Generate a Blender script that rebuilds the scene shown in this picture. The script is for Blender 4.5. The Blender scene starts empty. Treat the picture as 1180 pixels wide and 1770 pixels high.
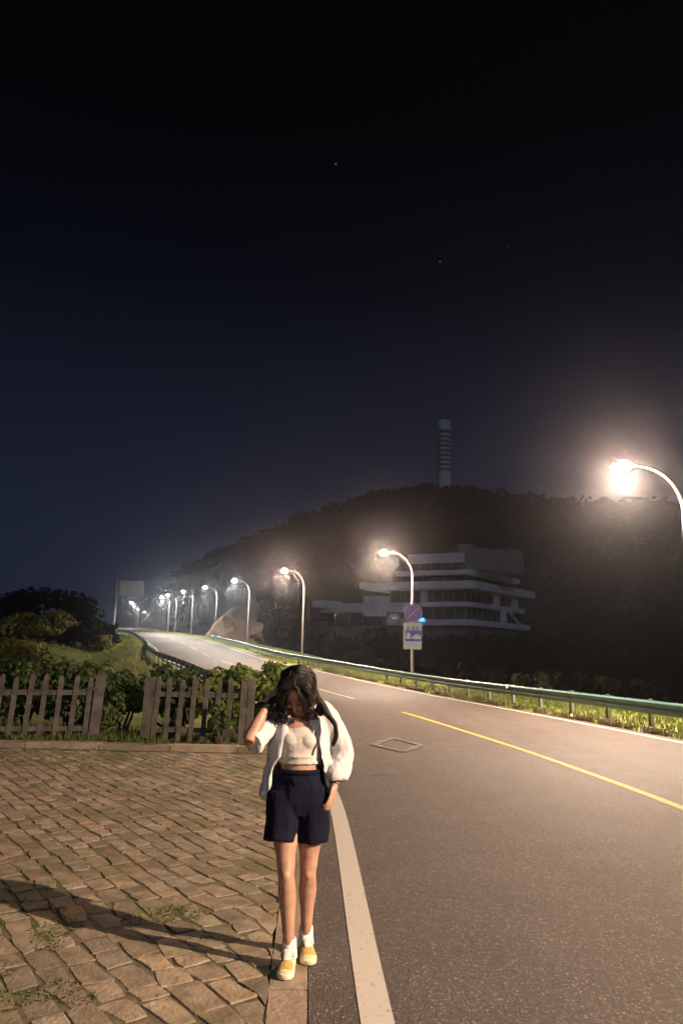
import bpy, math, random
import numpy as np
from mathutils import Vector, Matrix, noise, Euler

SC = bpy.context.scene
COL = SC.collection
rad = math.radians

# ------------------------------------------------------------------ camera
cam = bpy.data.objects.new('camera', bpy.data.cameras.new('camera'))
COL.objects.link(cam)
cam.data.sensor_fit = 'VERTICAL'
cam.data.sensor_height = 24.0
cam.data.lens = 24.0 * 1300.0 / 1770.0
cam.data.clip_start = 0.05
cam.data.clip_end = 3000.0
PITCH, ROLL = rad(10.67), rad(1.3)
Fv = Vector((0, math.cos(PITCH), math.sin(PITCH)))
Rv = Vector((1, 0, 0)); Uv = Vector((0, -math.sin(PITCH), math.cos(PITCH)))
R2 = Rv * math.cos(ROLL) + Uv * math.sin(ROLL)
U2 = Uv * math.cos(ROLL) - Rv * math.sin(ROLL)
M = Matrix((R2, U2, -Fv)).transposed().to_4x4()
M.translation = Vector((0, 0, 1.6))
cam.matrix_world = M
SC.camera = cam
SC.render.resolution_x, SC.render.resolution_y = 682, 1024
SC.render.engine = 'CYCLES'
SC.cycles.use_denoising = True
try:
    SC.cycles.denoiser = 'OPENIMAGEDENOISE'
except Exception:
    pass
SC.cycles.denoising_input_passes = 'RGB_ALBEDO'
SC.cycles.max_bounces = 5
SC.cycles.diffuse_bounces = 3
SC.cycles.volume_bounces = 0
SC.cycles.transparent_max_bounces = 8
SC.cycles.sample_clamp_indirect = 4.0
SC.view_settings.view_transform = 'Standard'
SC.view_settings.look = 'None'
SC.view_settings.exposure = 0.0
SC.view_settings.gamma = 1.0

# ------------------------------------------------------------------ night sky
W = bpy.data.worlds.new('World'); SC.world = W; W.use_nodes = True
nt = W.node_tree; nt.nodes.clear()
out = nt.nodes.new('ShaderNodeOutputWorld'); bg = nt.nodes.new('ShaderNodeBackground')
tc = nt.nodes.new('ShaderNodeTexCoord'); sx = nt.nodes.new('ShaderNodeSeparateXYZ')
cr = nt.nodes.new('ShaderNodeValToRGB')
e = cr.color_ramp.elements
e[0].position = 0.0; e[0].color = (0.021, 0.026, 0.047, 1)
e[1].position = 0.62; e[1].color = (0.0009, 0.0009, 0.0013, 1)
for p_, c_ in ((0.14, (0.016, 0.021, 0.040, 1)), (0.30, (0.0082, 0.0112, 0.022, 1)), (0.45, (0.0024, 0.0030, 0.0062, 1))):
    q = cr.color_ramp.elements.new(p_); q.color = c_
nt.links.new(tc.outputs['Generated'], sx.inputs[0])
nt.links.new(sx.outputs['Z'], cr.inputs[0])
# three faint stars, as directions in the sky
prev = cr.outputs[0]
STARS = [(Vector((-0.0165, 0.814, 0.5807)), 0.10), (Vector((0.116, 0.8667, 0.4852)), 0.09), (Vector((0.1965, 0.8467, 0.4945)), 0.05)]
for d, s in STARS:
    d = d.normalized()
    vm = nt.nodes.new('ShaderNodeVectorMath'); vm.operation = 'DISTANCE'
    vm.inputs[1].default_value = d
    nt.links.new(tc.outputs['Generated'], vm.inputs[0])
    lt = nt.nodes.new('ShaderNodeMath'); lt.operation = 'LESS_THAN'; lt.inputs[1].default_value = 0.0011
    nt.links.new(vm.outputs['Value'], lt.inputs[0])
    mx = nt.nodes.new('ShaderNodeMix'); mx.data_type = 'RGBA'
    mx.inputs['B'].default_value = (s * 1.2, s, s * 1.1, 1)
    nt.links.new(lt.outputs[0], mx.inputs['Factor'])
    nt.links.new(prev, mx.inputs['A']); prev = mx.outputs['Result']
nt.links.new(prev, bg.inputs[0]); nt.links.new(bg.outputs[0], out.inputs[0])
bg.inputs[1].default_value = 1.0

# weak fill sun added to light the building and chimney, from behind the camera
moon = bpy.data.objects.new('moon', bpy.data.lights.new('moon', 'SUN')); COL.objects.link(moon)
moon.data.energy = 0.36; moon.data.angle = rad(0.5); moon.data.color = (0.55, 0.74, 1.0)
moon.rotation_euler = Vector((-0.12, 0.90, -0.55)).to_track_quat('-Z', 'Y').to_euler()

# ------------------------------------------------------------------ helpers
def tag(o, label=None, cat=None, group=None, kind=None):
    if label: o['label'] = label
    if cat: o['category'] = cat
    if group: o['group'] = group
    if kind: o['kind'] = kind
    return o

def empty(name, loc, label=None, cat=None, group=None, rz=0.0):
    o = bpy.data.objects.new(name, None); COL.objects.link(o)
    o.empty_display_size = 0.2
    o.location = loc; o.rotation_euler = (0, 0, rz)
    return tag(o, label, cat, group)

class MB:
    """collects geometry in one mesh"""
    def __init__(s): s.v = []; s.f = []; s.c = []
    def add(s, v, f):
        n = len(s.v); s.v += [tuple(p) for p in v]; s.f += [tuple(i + n for i in q) for q in f]
        return s
    def box(s, a, b, rot=None, at=(0, 0, 0)):
        (x0, y0, z0), (x1, y1, z1) = a, b
        v = [Vector(p) for p in ((x0,y0,z0),(x1,y0,z0),(x1,y1,z0),(x0,y1,z0),(x0,y0,z1),(x1,y0,z1),(x1,y1,z1),(x0,y1,z1))]
        if rot is not None: v = [rot @ p for p in v]
        v = [p + Vector(at) for p in v]
        return s.add(v, [(0,3,2,1),(4,5,6,7),(0,1,5,4),(1,2,6,5),(2,3,7,6),(3,0,4,7)])
    def tube(s, pts, rs, n=10, cap=True, flat=1.0, up=None):
        """lofted tube along pts; rs radius or (ra, rb) per point"""
        pts = [Vector(p) for p in pts]
        if not hasattr(rs, '__len__'): rs = [rs] * len(pts)
        m = len(pts); v = []
        t0 = (pts[1] - pts[0]).normalized()
        a = Vector(up) if up is not None else (Vector((0, 0, 1)) if abs(t0.z) < 0.9 else Vector((1, 0, 0)))
        for i in range(m):
            t = (pts[min(i + 1, m - 1)] - pts[max(i - 1, 0)]).normalized()
            x = a - t * a.dot(t)
            if x.length < 1e-6: x = t.orthogonal()
            x.normalize(); y = t.cross(x)
            if up is None: a = x
            ra, rb = rs[i] if hasattr(rs[i], '__len__') else (rs[i], rs[i])
            for k in range(n):
                w = 2 * math.pi * k / n
                v.append(pts[i] + x * (ra * math.cos(w)) + y * (rb * math.sin(w)))
        f = []
        for i in range(m - 1):
            for k in range(n):
                k2 = (k + 1) % n
                f.append((i*n+k, i*n+k2, (i+1)*n+k2, (i+1)*n+k))
        if cap:
            f.append(tuple(reversed(range(n)))); f.append(tuple((m-1)*n + k for k in range(n)))
        return s.add(v, f)
    def ell(s, c, r, rot=None, nu=16, nv=10):
        c = Vector(c); v = []; f = []
        if not hasattr(r, '__len__'): r = (r, r, r)
        v.append(Vector((0, 0, r[2])))
        for i in range(1, nv):
            a = math.pi * i / nv
            for k in range(nu):
                w = 2 * math.pi * k / nu
                v.append(Vector((r[0]*math.sin(a)*math.cos(w), r[1]*math.sin(a)*math.sin(w), r[2]*math.cos(a))))
        v.append(Vector((0, 0, -r[2])))
        for k in range(nu): f.append((0, 1 + k, 1 + (k + 1) % nu))
        for i in range(nv - 2):
            for k in range(nu):
                a = 1 + i * nu; k2 = (k + 1) % nu
                f.append((a + k, a + nu + k, a + nu + k2, a + k2))
        L = len(v) - 1; a = 1 + (nv - 2) * nu
        for k in range(nu): f.append((L, a + (k + 1) % nu, a + k))
        if rot is not None: v = [rot @ p for p in v]
        return s.add([p + c for p in v], f)
    def cap2(s, p0, r0, p1, r1, n=14, k=1.0):
        """capsule with rounded ends between two joints"""
        p0, p1 = Vector(p0), Vector(p1)
        d = (p1 - p0); L = d.length; d = d / L
        pts = []; rs = []
        for q in (80, 60, 40, 20):
            w = rad(q); pts.append(p0 - d * r0 * math.sin(w)); rs.append(r0 * math.cos(w))
        for q in (0, .25, .5, .75, 1):
            pts.append(p0 + d * L * q); rs.append(r0 + (r1 - r0) * q)
        for q in (20, 40, 60, 80):
            w = rad(q); pts.append(p1 + d * r1 * math.sin(w)); rs.append(r1 * math.cos(w))
        return s.tube(pts, rs, n)
    def build(s, name, mat=None, parent=None, smooth=False, off=None):
        me = bpy.data.meshes.new(name)
        v = s.v
        if off is None and parent is not None: off = (0, 0, 0)
        if off is not None and tuple(off) != (0, 0, 0):
            v = [(p[0]-off[0], p[1]-off[1], p[2]-off[2]) for p in v]
        me.from_pydata(v, [], s.f)
        if mat: me.materials.append(mat)
        if smooth: me.shade_smooth()
        me.update()
        o = bpy.data.objects.new(name, me); COL.objects.link(o)
        if parent is not None: o.parent = parent
        return o

def autosmooth(o, ang=40):
    me = o.data
    me.shade_smooth()
    try: me.set_sharp_from_angle(angle=rad(ang))
    except Exception: pass
    return o

def apply_mods(o):
    dg = bpy.context.evaluated_depsgraph_get()
    me = bpy.data.meshes.new_from_object(o.evaluated_get(dg))
    mats = [m for m in o.data.materials]
    o.modifiers.clear(); o.data = me
    if not me.materials:
        for m in mats: me.materials.append(m)
    return o

def copy_tree(o, parent=None):
    c = o.copy(); COL.objects.link(c)
    if parent is not None: c.parent = parent
    for ch in list(o.children): copy_tree(ch, c)
    return c

# ------------------------------------------------------------------ materials
def mat(name, col, col2=None, rough=0.8, scale=4.0, bump=0.0, bscale=40.0, metal=0.0, detail=6.0,
        spec=0.5, ramp=(0.35, 0.65), emit=None, estr=0.0, sheen=0.0, trans=0.0, dist=0.01):
    m = bpy.data.materials.new(name); m.use_nodes = True
    n = m.node_tree; b = n.nodes['Principled BSDF']; L = n.links.new
    b.inputs['Base Color'].default_value = (*col, 1)
    b.inputs['Roughness'].default_value = rough; b.inputs['Metallic'].default_value = metal
    b.inputs['Specular IOR Level'].default_value = spec
    if sheen: b.inputs['Sheen Weight'].default_value = sheen
    t = n.nodes.new('ShaderNodeTexCoord')
    if col2 is not None:
        no = n.nodes.new('ShaderNodeTexNoise'); no.inputs['Scale'].default_value = scale; no.inputs['Detail'].default_value = detail
        L(t.outputs['Object'], no.inputs['Vector'])
        r = n.nodes.new('ShaderNodeValToRGB')
        r.color_ramp.elements[0].position = ramp[0]; r.color_ramp.elements[0].color = (*col, 1)
        r.color_ramp.elements[1].position = ramp[1]; r.color_ramp.elements[1].color = (*col2, 1)
        L(no.outputs['Fac'], r.inputs[0]); L(r.outputs[0], b.inputs['Base Color'])
    if bump:
        nb = n.nodes.new('ShaderNodeTexNoise'); nb.inputs['Scale'].default_value = bscale; nb.inputs['Detail'].default_value = 4
        L(t.outputs['Object'], nb.inputs['Vector'])
        bp = n.nodes.new('ShaderNodeBump'); bp.inputs['Strength'].default_value = bump; bp.inputs['Distance'].default_value = dist
        L(nb.outputs['Fac'], bp.inputs['Height']); L(bp.outputs[0], b.inputs['Normal'])
    if emit is not None:
        b.inputs['Emission Color'].default_value = (*emit, 1); b.inputs['Emission Strength'].default_value = estr
    return m

def asphalt_mat():
    m = bpy.data.materials.new('asphalt'); m.use_nodes = True
    n = m.node_tree; b = n.nodes['Principled BSDF']; L = n.links.new
    t = n.nodes.new('ShaderNodeTexCoord')
    def noise_(sc, de=3.0):
        x = n.nodes.new('ShaderNodeTexNoise'); x.inputs['Scale'].default_value = sc; x.inputs['Detail'].default_value = de
        L(t.outputs['Object'], x.inputs['Vector']); return x
    mp = n.nodes.new('ShaderNodeMapping'); mp.inputs['Scale'].default_value = (1.1, 0.045, 1.0); mp.inputs['Rotation'].default_value = (0, 0, 0.16)
    L(t.outputs['Object'], mp.inputs['Vector'])
    big = n.nodes.new('ShaderNodeTexNoise'); big.inputs['Scale'].default_value = 1.0; big.inputs['Detail'].default_value = 3; L(mp.outputs[0], big.inputs['Vector'])
    mid = noise_(1.4, 7)
    r = n.nodes.new('ShaderNodeValToRGB')
    r.color_ramp.elements[0].position = 0.3; r.color_ramp.elements[0].color = (0.060, 0.050, 0.045, 1)
    r.color_ramp.elements[1].position = 0.7; r.color_ramp.elements[1].color = (0.100, 0.085, 0.077, 1)
    mixf = n.nodes.new('ShaderNodeMath'); mixf.operation = 'MULTIPLY_ADD'; mixf.inputs[1].default_value = 0.5
    hb = n.nodes.new('ShaderNodeMath'); hb.operation = 'MULTIPLY'; hb.inputs[1].default_value = 0.5
    L(big.outputs['Fac'], hb.inputs[0]); L(mid.outputs['Fac'], mixf.inputs[0]); L(hb.outputs[0], mixf.inputs[2])
    L(mixf.outputs[0], r.inputs[0])
    # aggregate: small light and dark chips of stone
    vo = n.nodes.new('ShaderNodeTexVoronoi'); vo.inputs['Scale'].default_value = 95.0
    L(t.outputs['Object'], vo.inputs['Vector'])
    sc = n.nodes.new('ShaderNodeSeparateColor'); L(vo.outputs['Color'], sc.inputs[0])
    chip = n.nodes.new('ShaderNodeValToRGB')
    ce = chip.color_ramp.elements
    ce[0].position = 0.0; ce[0].color = (0.62, 0.62, 0.62, 1); ce[1].position = 0.80; ce[1].color = (1.08, 1.06, 1.03, 1)
    q = ce.new(0.93); q.color = (1.5, 1.45, 1.38, 1); q = ce.new(0.985); q.color = (2.9, 2.75, 2.5, 1)
    L(sc.outputs[0], chip.inputs[0])
    mu = n.nodes.new('ShaderNodeMix'); mu.data_type = 'RGBA'; mu.blend_type = 'MULTIPLY'; mu.inputs['Factor'].default_value = 1.0
    L(r.outputs[0], mu.inputs['A']); L(chip.outputs[0], mu.inputs['B'])
    L(mu.outputs['Result'], b.inputs['Base Color'])
    b.inputs['Roughness'].default_value = 0.72
    b.inputs['Specular IOR Level'].default_value = 0.35
    fn = noise_(120.0, 2)
    add = n.nodes.new('ShaderNodeMath'); add.operation = 'ADD'
    L(vo.outputs['Distance'], add.inputs[0]); L(fn.outputs['Fac'], add.inputs[1])
    bp = n.nodes.new('ShaderNodeBump'); bp.inputs['Strength'].default_value = 0.75; bp.inputs['Distance'].default_value = 0.006
    L(add.outputs[0], bp.inputs['Height']); L(bp.outputs[0], b.inputs['Normal'])
    return m

def worn_paint(name, col, wear=0.45, scale=9.0, under=(0.16, 0.135, 0.115), soft=0.10):
    m = mat(name, under, col, rough=0.75, scale=scale, bump=0.4, bscale=110.0, detail=9.0, ramp=(wear - soft, wear + soft), dist=0.004)
    return m

def leaf_mat(name, a, b_, scale=3.0, rough=0.55):
    m = mat(name, a, b_, rough=rough, scale=scale, spec=0.35, ramp=(0.38, 0.62))
    n = m.node_tree; b = n.nodes['Principled BSDF']
    tr = n.nodes.new('ShaderNodeBsdfTranslucent'); mx = n.nodes.new('ShaderNodeMixShader')
    mx.inputs[0].default_value = 0.28
    src = b.inputs['Base Color'].links[0].from_socket
    n.links.new(src, tr.inputs[0]); n.links.new(b.outputs[0], mx.inputs[1]); n.links.new(tr.outputs[0], mx.inputs[2])
    n.links.new(mx.outputs[0], n.nodes['Material Output'].inputs[0])
    return m

def tone_mat(name, a, b_, moss=None, rough=0.85):
    """per-stone tone from a vertex attribute (real difference of stone colour), plus grain and moss"""
    m = mat(name, a, b_, rough=rough, scale=9.0, bump=0.7, bscale=38.0, dist=0.012, ramp=(0.30, 0.62))
    n = m.node_tree; b = n.nodes['Principled BSDF']; L = n.links.new
    src = b.inputs['Base Color'].links[0].from_socket
    at = n.nodes.new('ShaderNodeAttribute'); at.attribute_name = 'tone'
    mu = n.nodes.new('ShaderNodeMix'); mu.data_type = 'RGBA'; mu.blend_type = 'MULTIPLY'; mu.inputs['Factor'].default_value = 1.0
    L(src, mu.inputs['A']); L(at.outputs['Color'], mu.inputs['B'])
    last = mu.outputs['Result']
    if moss:
        t = n.nodes.new('ShaderNodeTexCoord'); no = n.nodes.new('ShaderNodeTexNoise'); no.inputs['Scale'].default_value = 1.1; no.inputs['Detail'].default_value = 8
        L(t.outputs['Object'], no.inputs['Vector'])
        r = n.nodes.new('ShaderNodeValToRGB'); r.color_ramp.elements[0].position = 0.48; r.color_ramp.elements[1].position = 0.66
        r.color_ramp.elements[1].color = (0.75, 0.75, 0.75, 1)
        L(no.outputs['Fac'], r.inputs[0])
        mm = n.nodes.new('ShaderNodeMix'); mm.data_type = 'RGBA'; L(r.outputs[0], mm.inputs['Factor'])
        L(last, mm.inputs['A']); mm.inputs['B'].default_value = (*moss, 1); last = mm.outputs['Result']
    L(last, b.inputs['Base Color'])
    return m

M_ASPH = asphalt_mat()
M_WHITE = worn_paint('white_road_paint', (0.46, 0.42, 0.37), 0.30, 22.0)
M_YELLOW = worn_paint('yellow_road_paint', (0.52, 0.32, 0.04), 0.38)
M_FADED = worn_paint('faded_road_paint', (0.165, 0.148, 0.130), 0.55, 3.0, under=(0.088, 0.075, 0.067), soft=0.06)
M_SOIL = mat('soil', (0.120, 0.090, 0.058), (0.070, 0.075, 0.028), scale=1.2, bump=0.6, bscale=12, dist=0.03)
M_GRASSG = mat('grass_ground', (0.085, 0.105, 0.014), (0.145, 0.165, 0.026), scale=0.9, bump=0.7, bscale=9, dist=0.06, detail=9)
M_SETT = tone_mat('stone_sett', (0.165, 0.122, 0.078), (0.300, 0.232, 0.155), moss=(0.105, 0.095, 0.034))
M_KERB = tone_mat('kerb_stone', (0.19, 0.14, 0.10), (0.27, 0.205, 0.145), moss=(0.10, 0.085, 0.04))
M_POLE = mat('galvanised_steel', (0.30, 0.30, 0.30), (0.22, 0.22, 0.22), rough=0.55, scale=3, metal=0.0)
M_HOUS = mat('lamp_housing', (0.12, 0.12, 0.12), (0.09, 0.09, 0.09), rough=0.5, scale=6)
M_RAIL = mat('green_rail_paint', (0.045, 0.14, 0.135), (0.09, 0.20, 0.185), rough=0.42, scale=1.5, spec=0.6, bump=0.05)
M_RAILP = mat('rail_post_paint', (0.10, 0.13, 0.11), (0.19, 0.19, 0.16), rough=0.6, scale=3)
M_REFL = mat('white_reflector', (0.8, 0.8, 0.78), (0.7, 0.7, 0.68), rough=0.3, scale=20)
M_WOOD = mat('weathered_wood', (0.045, 0.038, 0.031), (0.105, 0.088, 0.070), rough=0.85, scale=5, bump=0.5, bscale=30, dist=0.006)
M_BARK = mat('bark', (0.05, 0.038, 0.026), (0.085, 0.065, 0.045), rough=0.9, scale=8, bump=0.6, bscale=25)
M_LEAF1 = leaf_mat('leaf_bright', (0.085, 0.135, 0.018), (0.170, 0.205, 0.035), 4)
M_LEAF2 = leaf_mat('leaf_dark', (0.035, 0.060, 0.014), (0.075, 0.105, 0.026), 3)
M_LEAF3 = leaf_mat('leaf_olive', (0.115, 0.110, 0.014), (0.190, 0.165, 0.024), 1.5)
M_LEAF4 = leaf_mat('leaf_darkened', (0.006, 0.008, 0.005), (0.013, 0.014, 0.009), 1.0)  # night darkness is put into this leaf colour
M_BLADE = leaf_mat('grass_blade', (0.060, 0.085, 0.016), (0.115, 0.140, 0.028), 1.3)
M_DRY = leaf_mat('dry_weed', (0.060, 0.045, 0.018), (0.11, 0.085, 0.035), 3)
M_LEAF4.node_tree.nodes['Principled BSDF'].inputs['Specular IOR Level'].default_value = 0.05
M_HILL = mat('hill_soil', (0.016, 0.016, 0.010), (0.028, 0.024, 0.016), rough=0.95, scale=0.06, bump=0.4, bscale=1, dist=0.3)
M_ROCK = mat('cut_sandstone', (0.10, 0.062, 0.040), (0.21, 0.135, 0.09), rough=0.9, scale=0.35, bump=0.9, bscale=1.5, dist=0.25, detail=9)
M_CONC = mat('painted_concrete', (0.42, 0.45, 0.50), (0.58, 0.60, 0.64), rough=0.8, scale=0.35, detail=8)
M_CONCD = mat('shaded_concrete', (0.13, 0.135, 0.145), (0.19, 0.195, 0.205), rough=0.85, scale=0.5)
M_GLASS = mat('dark_glass', (0.012, 0.018, 0.026), (0.02, 0.03, 0.04), rough=0.12, scale=0.5, spec=0.6)
M_FRAME = mat('window_frame', (0.10, 0.105, 0.11), (0.14, 0.14, 0.15), rough=0.6, scale=3)
M_CHW = mat('chimney_white', (0.48, 0.49, 0.50), (0.62, 0.62, 0.62), rough=0.85, scale=0.4)
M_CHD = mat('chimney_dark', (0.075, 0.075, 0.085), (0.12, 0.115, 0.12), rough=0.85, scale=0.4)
M_SGREY = mat('sign_grey', (0.42, 0.43, 0.42), (0.34, 0.35, 0.35), rough=0.6, scale=0.6)
M_SWHITE = mat('sign_white', (0.56, 0.62, 0.72), (0.50, 0.56, 0.66), rough=0.5, scale=6)
M_SBLUE = mat('sign_blue', (0.015, 0.09, 0.55), (0.02, 0.11, 0.60), rough=0.45, scale=6)
M_SPURP = mat('sign_blue_disc', (0.03, 0.045, 0.42), (0.04, 0.05, 0.46), rough=0.45, scale=6)
M_SRED = mat('sign_red', (0.38, 0.17, 0.20), (0.42, 0.22, 0.26), rough=0.5, scale=9)
M_SBLACK = mat('sign_black', (0.03, 0.03, 0.03), (0.05, 0.05, 0.05), rough=0.6, scale=9)

# ------------------------------------------------------------------ road line
def herm(tab):
    xs = [p[0] for p in tab]; ys = [p[1] for p in tab]; n = len(xs); m = []
    for i in range(n):
        if i == 0: m.append((ys[1]-ys[0])/(xs[1]-xs[0]))
        elif i == n-1: m.append((ys[-1]-ys[-2])/(xs[-1]-xs[-2]))
        else: m.append((ys[i+1]-ys[i-1])/(xs[i+1]-xs[i-1]))
    def f(x):
        if x <= xs[0]: return ys[0] + m[0]*(x-xs[0])
        if x >= xs[-1]: return ys[-1] + m[-1]*(x-xs[-1])
        i = 0
        while xs[i+1] < x: i += 1
        h = xs[i+1]-xs[i]; t = (x-xs[i])/h
        return ((2*t**3-3*t*t+1)*ys[i] + (t**3-2*t*t+t)*h*m[i] + (-2*t**3+3*t*t)*ys[i+1] + (t**3-t*t)*h*m[i+1])
    return f
CX = herm([(-60, 4.35), (-10, 4.35), (0, 4.25), (3.67, 4.07), (8.8, 3.86), (11.6, 3.59), (14.8, 3.17), (22, 1.93), (28.5, 0.55), (34, -0.75),
           (40, -2.45), (46, -4.35), (52, -6.5), (59, -9.1), (68, -11.9), (78, -14.7), (99.5, -21.2), (120, -28.0), (134, -33.0), (150, -38.8),
           (175, -48.5), (215, -62.5), (245, -68.5), (290, -78), (340, -88), (430, -103), (620, -130)])
RZ = herm([(-60, 0), (0, 0), (30, 0.0), (36, 0.08), (44, 0.3), (52, 0.6), (59, 0.88), (78, 1.8), (99, 2.8), (120, 3.75), (134, 4.2), (150, 4.85),
           (175, 5.9), (215, 7.4), (290, 9.6), (340, 10.8), (450, 12.0), (620, 12.5)])
def rp(y, s, dz=0.0):
    """point at station y, offset s to the right of the centre line"""
    g = (CX(y + .5) - CX(y - .5)); n = math.sqrt(1 + g*g)
    return Vector((CX(y) + s*n, y, RZ(y) + dz))
def s_of(x, y):
    g = (CX(y + .5) - CX(y - .5)); return (x - CX(y)) / math.sqrt(1 + g*g)
def sm(a, b, x):
    t = max(0.0, min(1.0, (x-a)/(b-a))); return t*t*(3-2*t)

def stations(a, b, near=0.5):
    ys = [a]
    while ys[-1] < b:
        y = ys[-1]; ys.append(y + max(near, abs(y)*0.02))
    ys[-1] = b
    return ys
def strip(name, s0, s1, y0, y1, m, dz, kind=None, near=0.5, parent=None):
    b = MB(); ys = stations(y0, y1, near); v = []
    for y in ys: v += [rp(y, s0, dz), rp(y, s1, dz)]
    b.add(v, [(2*i, 2*i+1, 2*i+3, 2*i+2) for i in range(len(ys)-1)])
    o = b.build(name, m, parent)
    if kind: o['kind'] = kind
    return o

ROAD_L, ROAD_R = -4.16, 4.22
b = MB(); ys = stations(-45, 560, 0.5); ss = [ROAD_L, -2, 0, 2, ROAD_R]; v = []
for y in ys: v += [rp(y, s) for s in ss]
b.add(v, [(i*5+k, i*5+k+1, (i+1)*5+k+1, (i+1)*5+k) for i in range(len(ys)-1) for k in range(4)])
b.build('road', M_ASPH)['kind'] = 'structure'
strip('white_line', -3.93, -3.78, -45, 560, M_WHITE, 0.004, 'structure')
strip('white_line', 3.80, 3.93, -45, 560, M_WHITE, 0.004, 'structure')
strip('yellow_line', -0.065, 0.065, -45, 22.3, M_YELLOW, 0.004, 'structure')
for y0 in [28.2 + 12.0*k for k in range(30)]:
    strip('lane_dash', -0.065, 0.065, y0, y0 + 6.0, M_WHITE if y0 < 30 else M_YELLOW, 0.004, 'structure', near=1.0)
# faded diamond and scraps of old paint in the near lane
def ground_poly(pts, w, name):
    b = MB()
    for i in range(len(pts)):
        p, q = Vector((*pts[i], 0.004)), Vector((*pts[(i+1) % len(pts)], 0.004))
        d = (q-p).normalized(); n_ = Vector((-d.y, d.x, 0)) * w/2
        b.add([p - n_, q - n_, q + n_, p + n_], [(0, 1, 2, 3)])
    # one sheet: drop overlapping corners by stepping each edge up a hair
    for i in range(len(pts)):
        for k in range(4):
            x, y, z = b.v[i*4+k]; b.v[i*4+k] = (x, y, z + 0.0007*i)
    return b
dm = ground_poly([(0.66, 14.15), (1.12, 15.35), (1.55, 14.2), (1.12, 13.2)], 0.14, 'd')
o = dm.build('road_marking', M_FADED); o['kind'] = 'structure'
b = MB()
for (x, y, dx, dy) in ((0.50, 10.62, 0.05, 0.10), (0.63, 10.7, 0.10, 0.06), (2.6, 6.9, 0.03, 0.06)):
    b.add([(x, y, .0045), (x+dx, y, .0045), (x+dx*.9, y+dy, .0045), (x+.01, y+dy*.8, .0045)], [(0, 1, 2, 3)])
b.build('paint_scraps', M_FADED)['kind'] = 'structure'

# ------------------------------------------------------------------ ground
YARD_Y = 12.62
def ground_z(x, y):
    s = s_of(x, y); r = RZ(y)
    n1 = noise.noise(Vector((x*0.05, y*0.05, 3.1)))
    if ROAD_L - 0.02 <= s <= ROAD_R + 0.02: return r - 0.10
    if s > 0:
        z = r - 0.03 + 0.05*sm(4.3, 4.9, s)
        drop = sm(7.2, 40, s)
        z = z*(1-drop) + (-6.5)*drop + n1*1.2*sm(8, 20, s)
        if s > 60: z += 0
        return z
    a = -s
    if y < YARD_Y + 0.3:
        return -0.055
    k = sm(YARD_Y + .3, YARD_Y + 1.0, y)
    low = 0.30*r - 0.9*sm(25, 55, y)
    z = r - 0.03 - (r - low)*sm(5.2, 10.5, a)
    z += 2.6*math.exp(-(((x+31)/9.0)**2 + ((y-70)/17.0)**2))
    z += n1*0.8*sm(6, 16, a)*sm(20, 40, y)
    if y > 110: z += 3.2*sm(110, 150, y)*sm(7, 18, a)*0.6
    return z*k + (-0.02)*(1-k)
cols = [-520, -380, -280, -210, -160, -125, -100, -80, -66, -55, -46] + [-40 + 1.5*i for i in range(20)] + [-10 + .5*i for i in range(10)] + [-5, -4.6, -4.3, -4.17]
cols += [4.23, 4.45, 4.7, 4.95, 5.3, 5.7, 6.2, 6.8, 7.4, 8, 9, 10, 11.5, 13, 15, 17, 20, 23, 26, 30, 35, 42, 50, 62, 80, 110, 150, 200, 270, 380, 520]
rows = stations(-60, 12.6, 3.0)[:-1] + [12.0, 12.62, 12.95, 13.3, 13.7] + stations(14.2, 560, .8)
rows = sorted(set(rows))
def ground_mesh(cs, name):
    b = MB(); v = []
    for y in rows:
        for s in cs:
            p = rp(y, s); v.append((p.x, y, ground_z(p.x, y)))
    n = len(cs)
    b.add(v, [(i*n+k, i*n+k+1, (i+1)*n+k+1, (i+1)*n+k) for i in range(len(rows)-1) for k in range(n-1)])
    o = b.build(name, M_GRASSG, smooth=True); o['kind'] = 'structure'; return o
ground_mesh(cols, 'ground')


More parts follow.
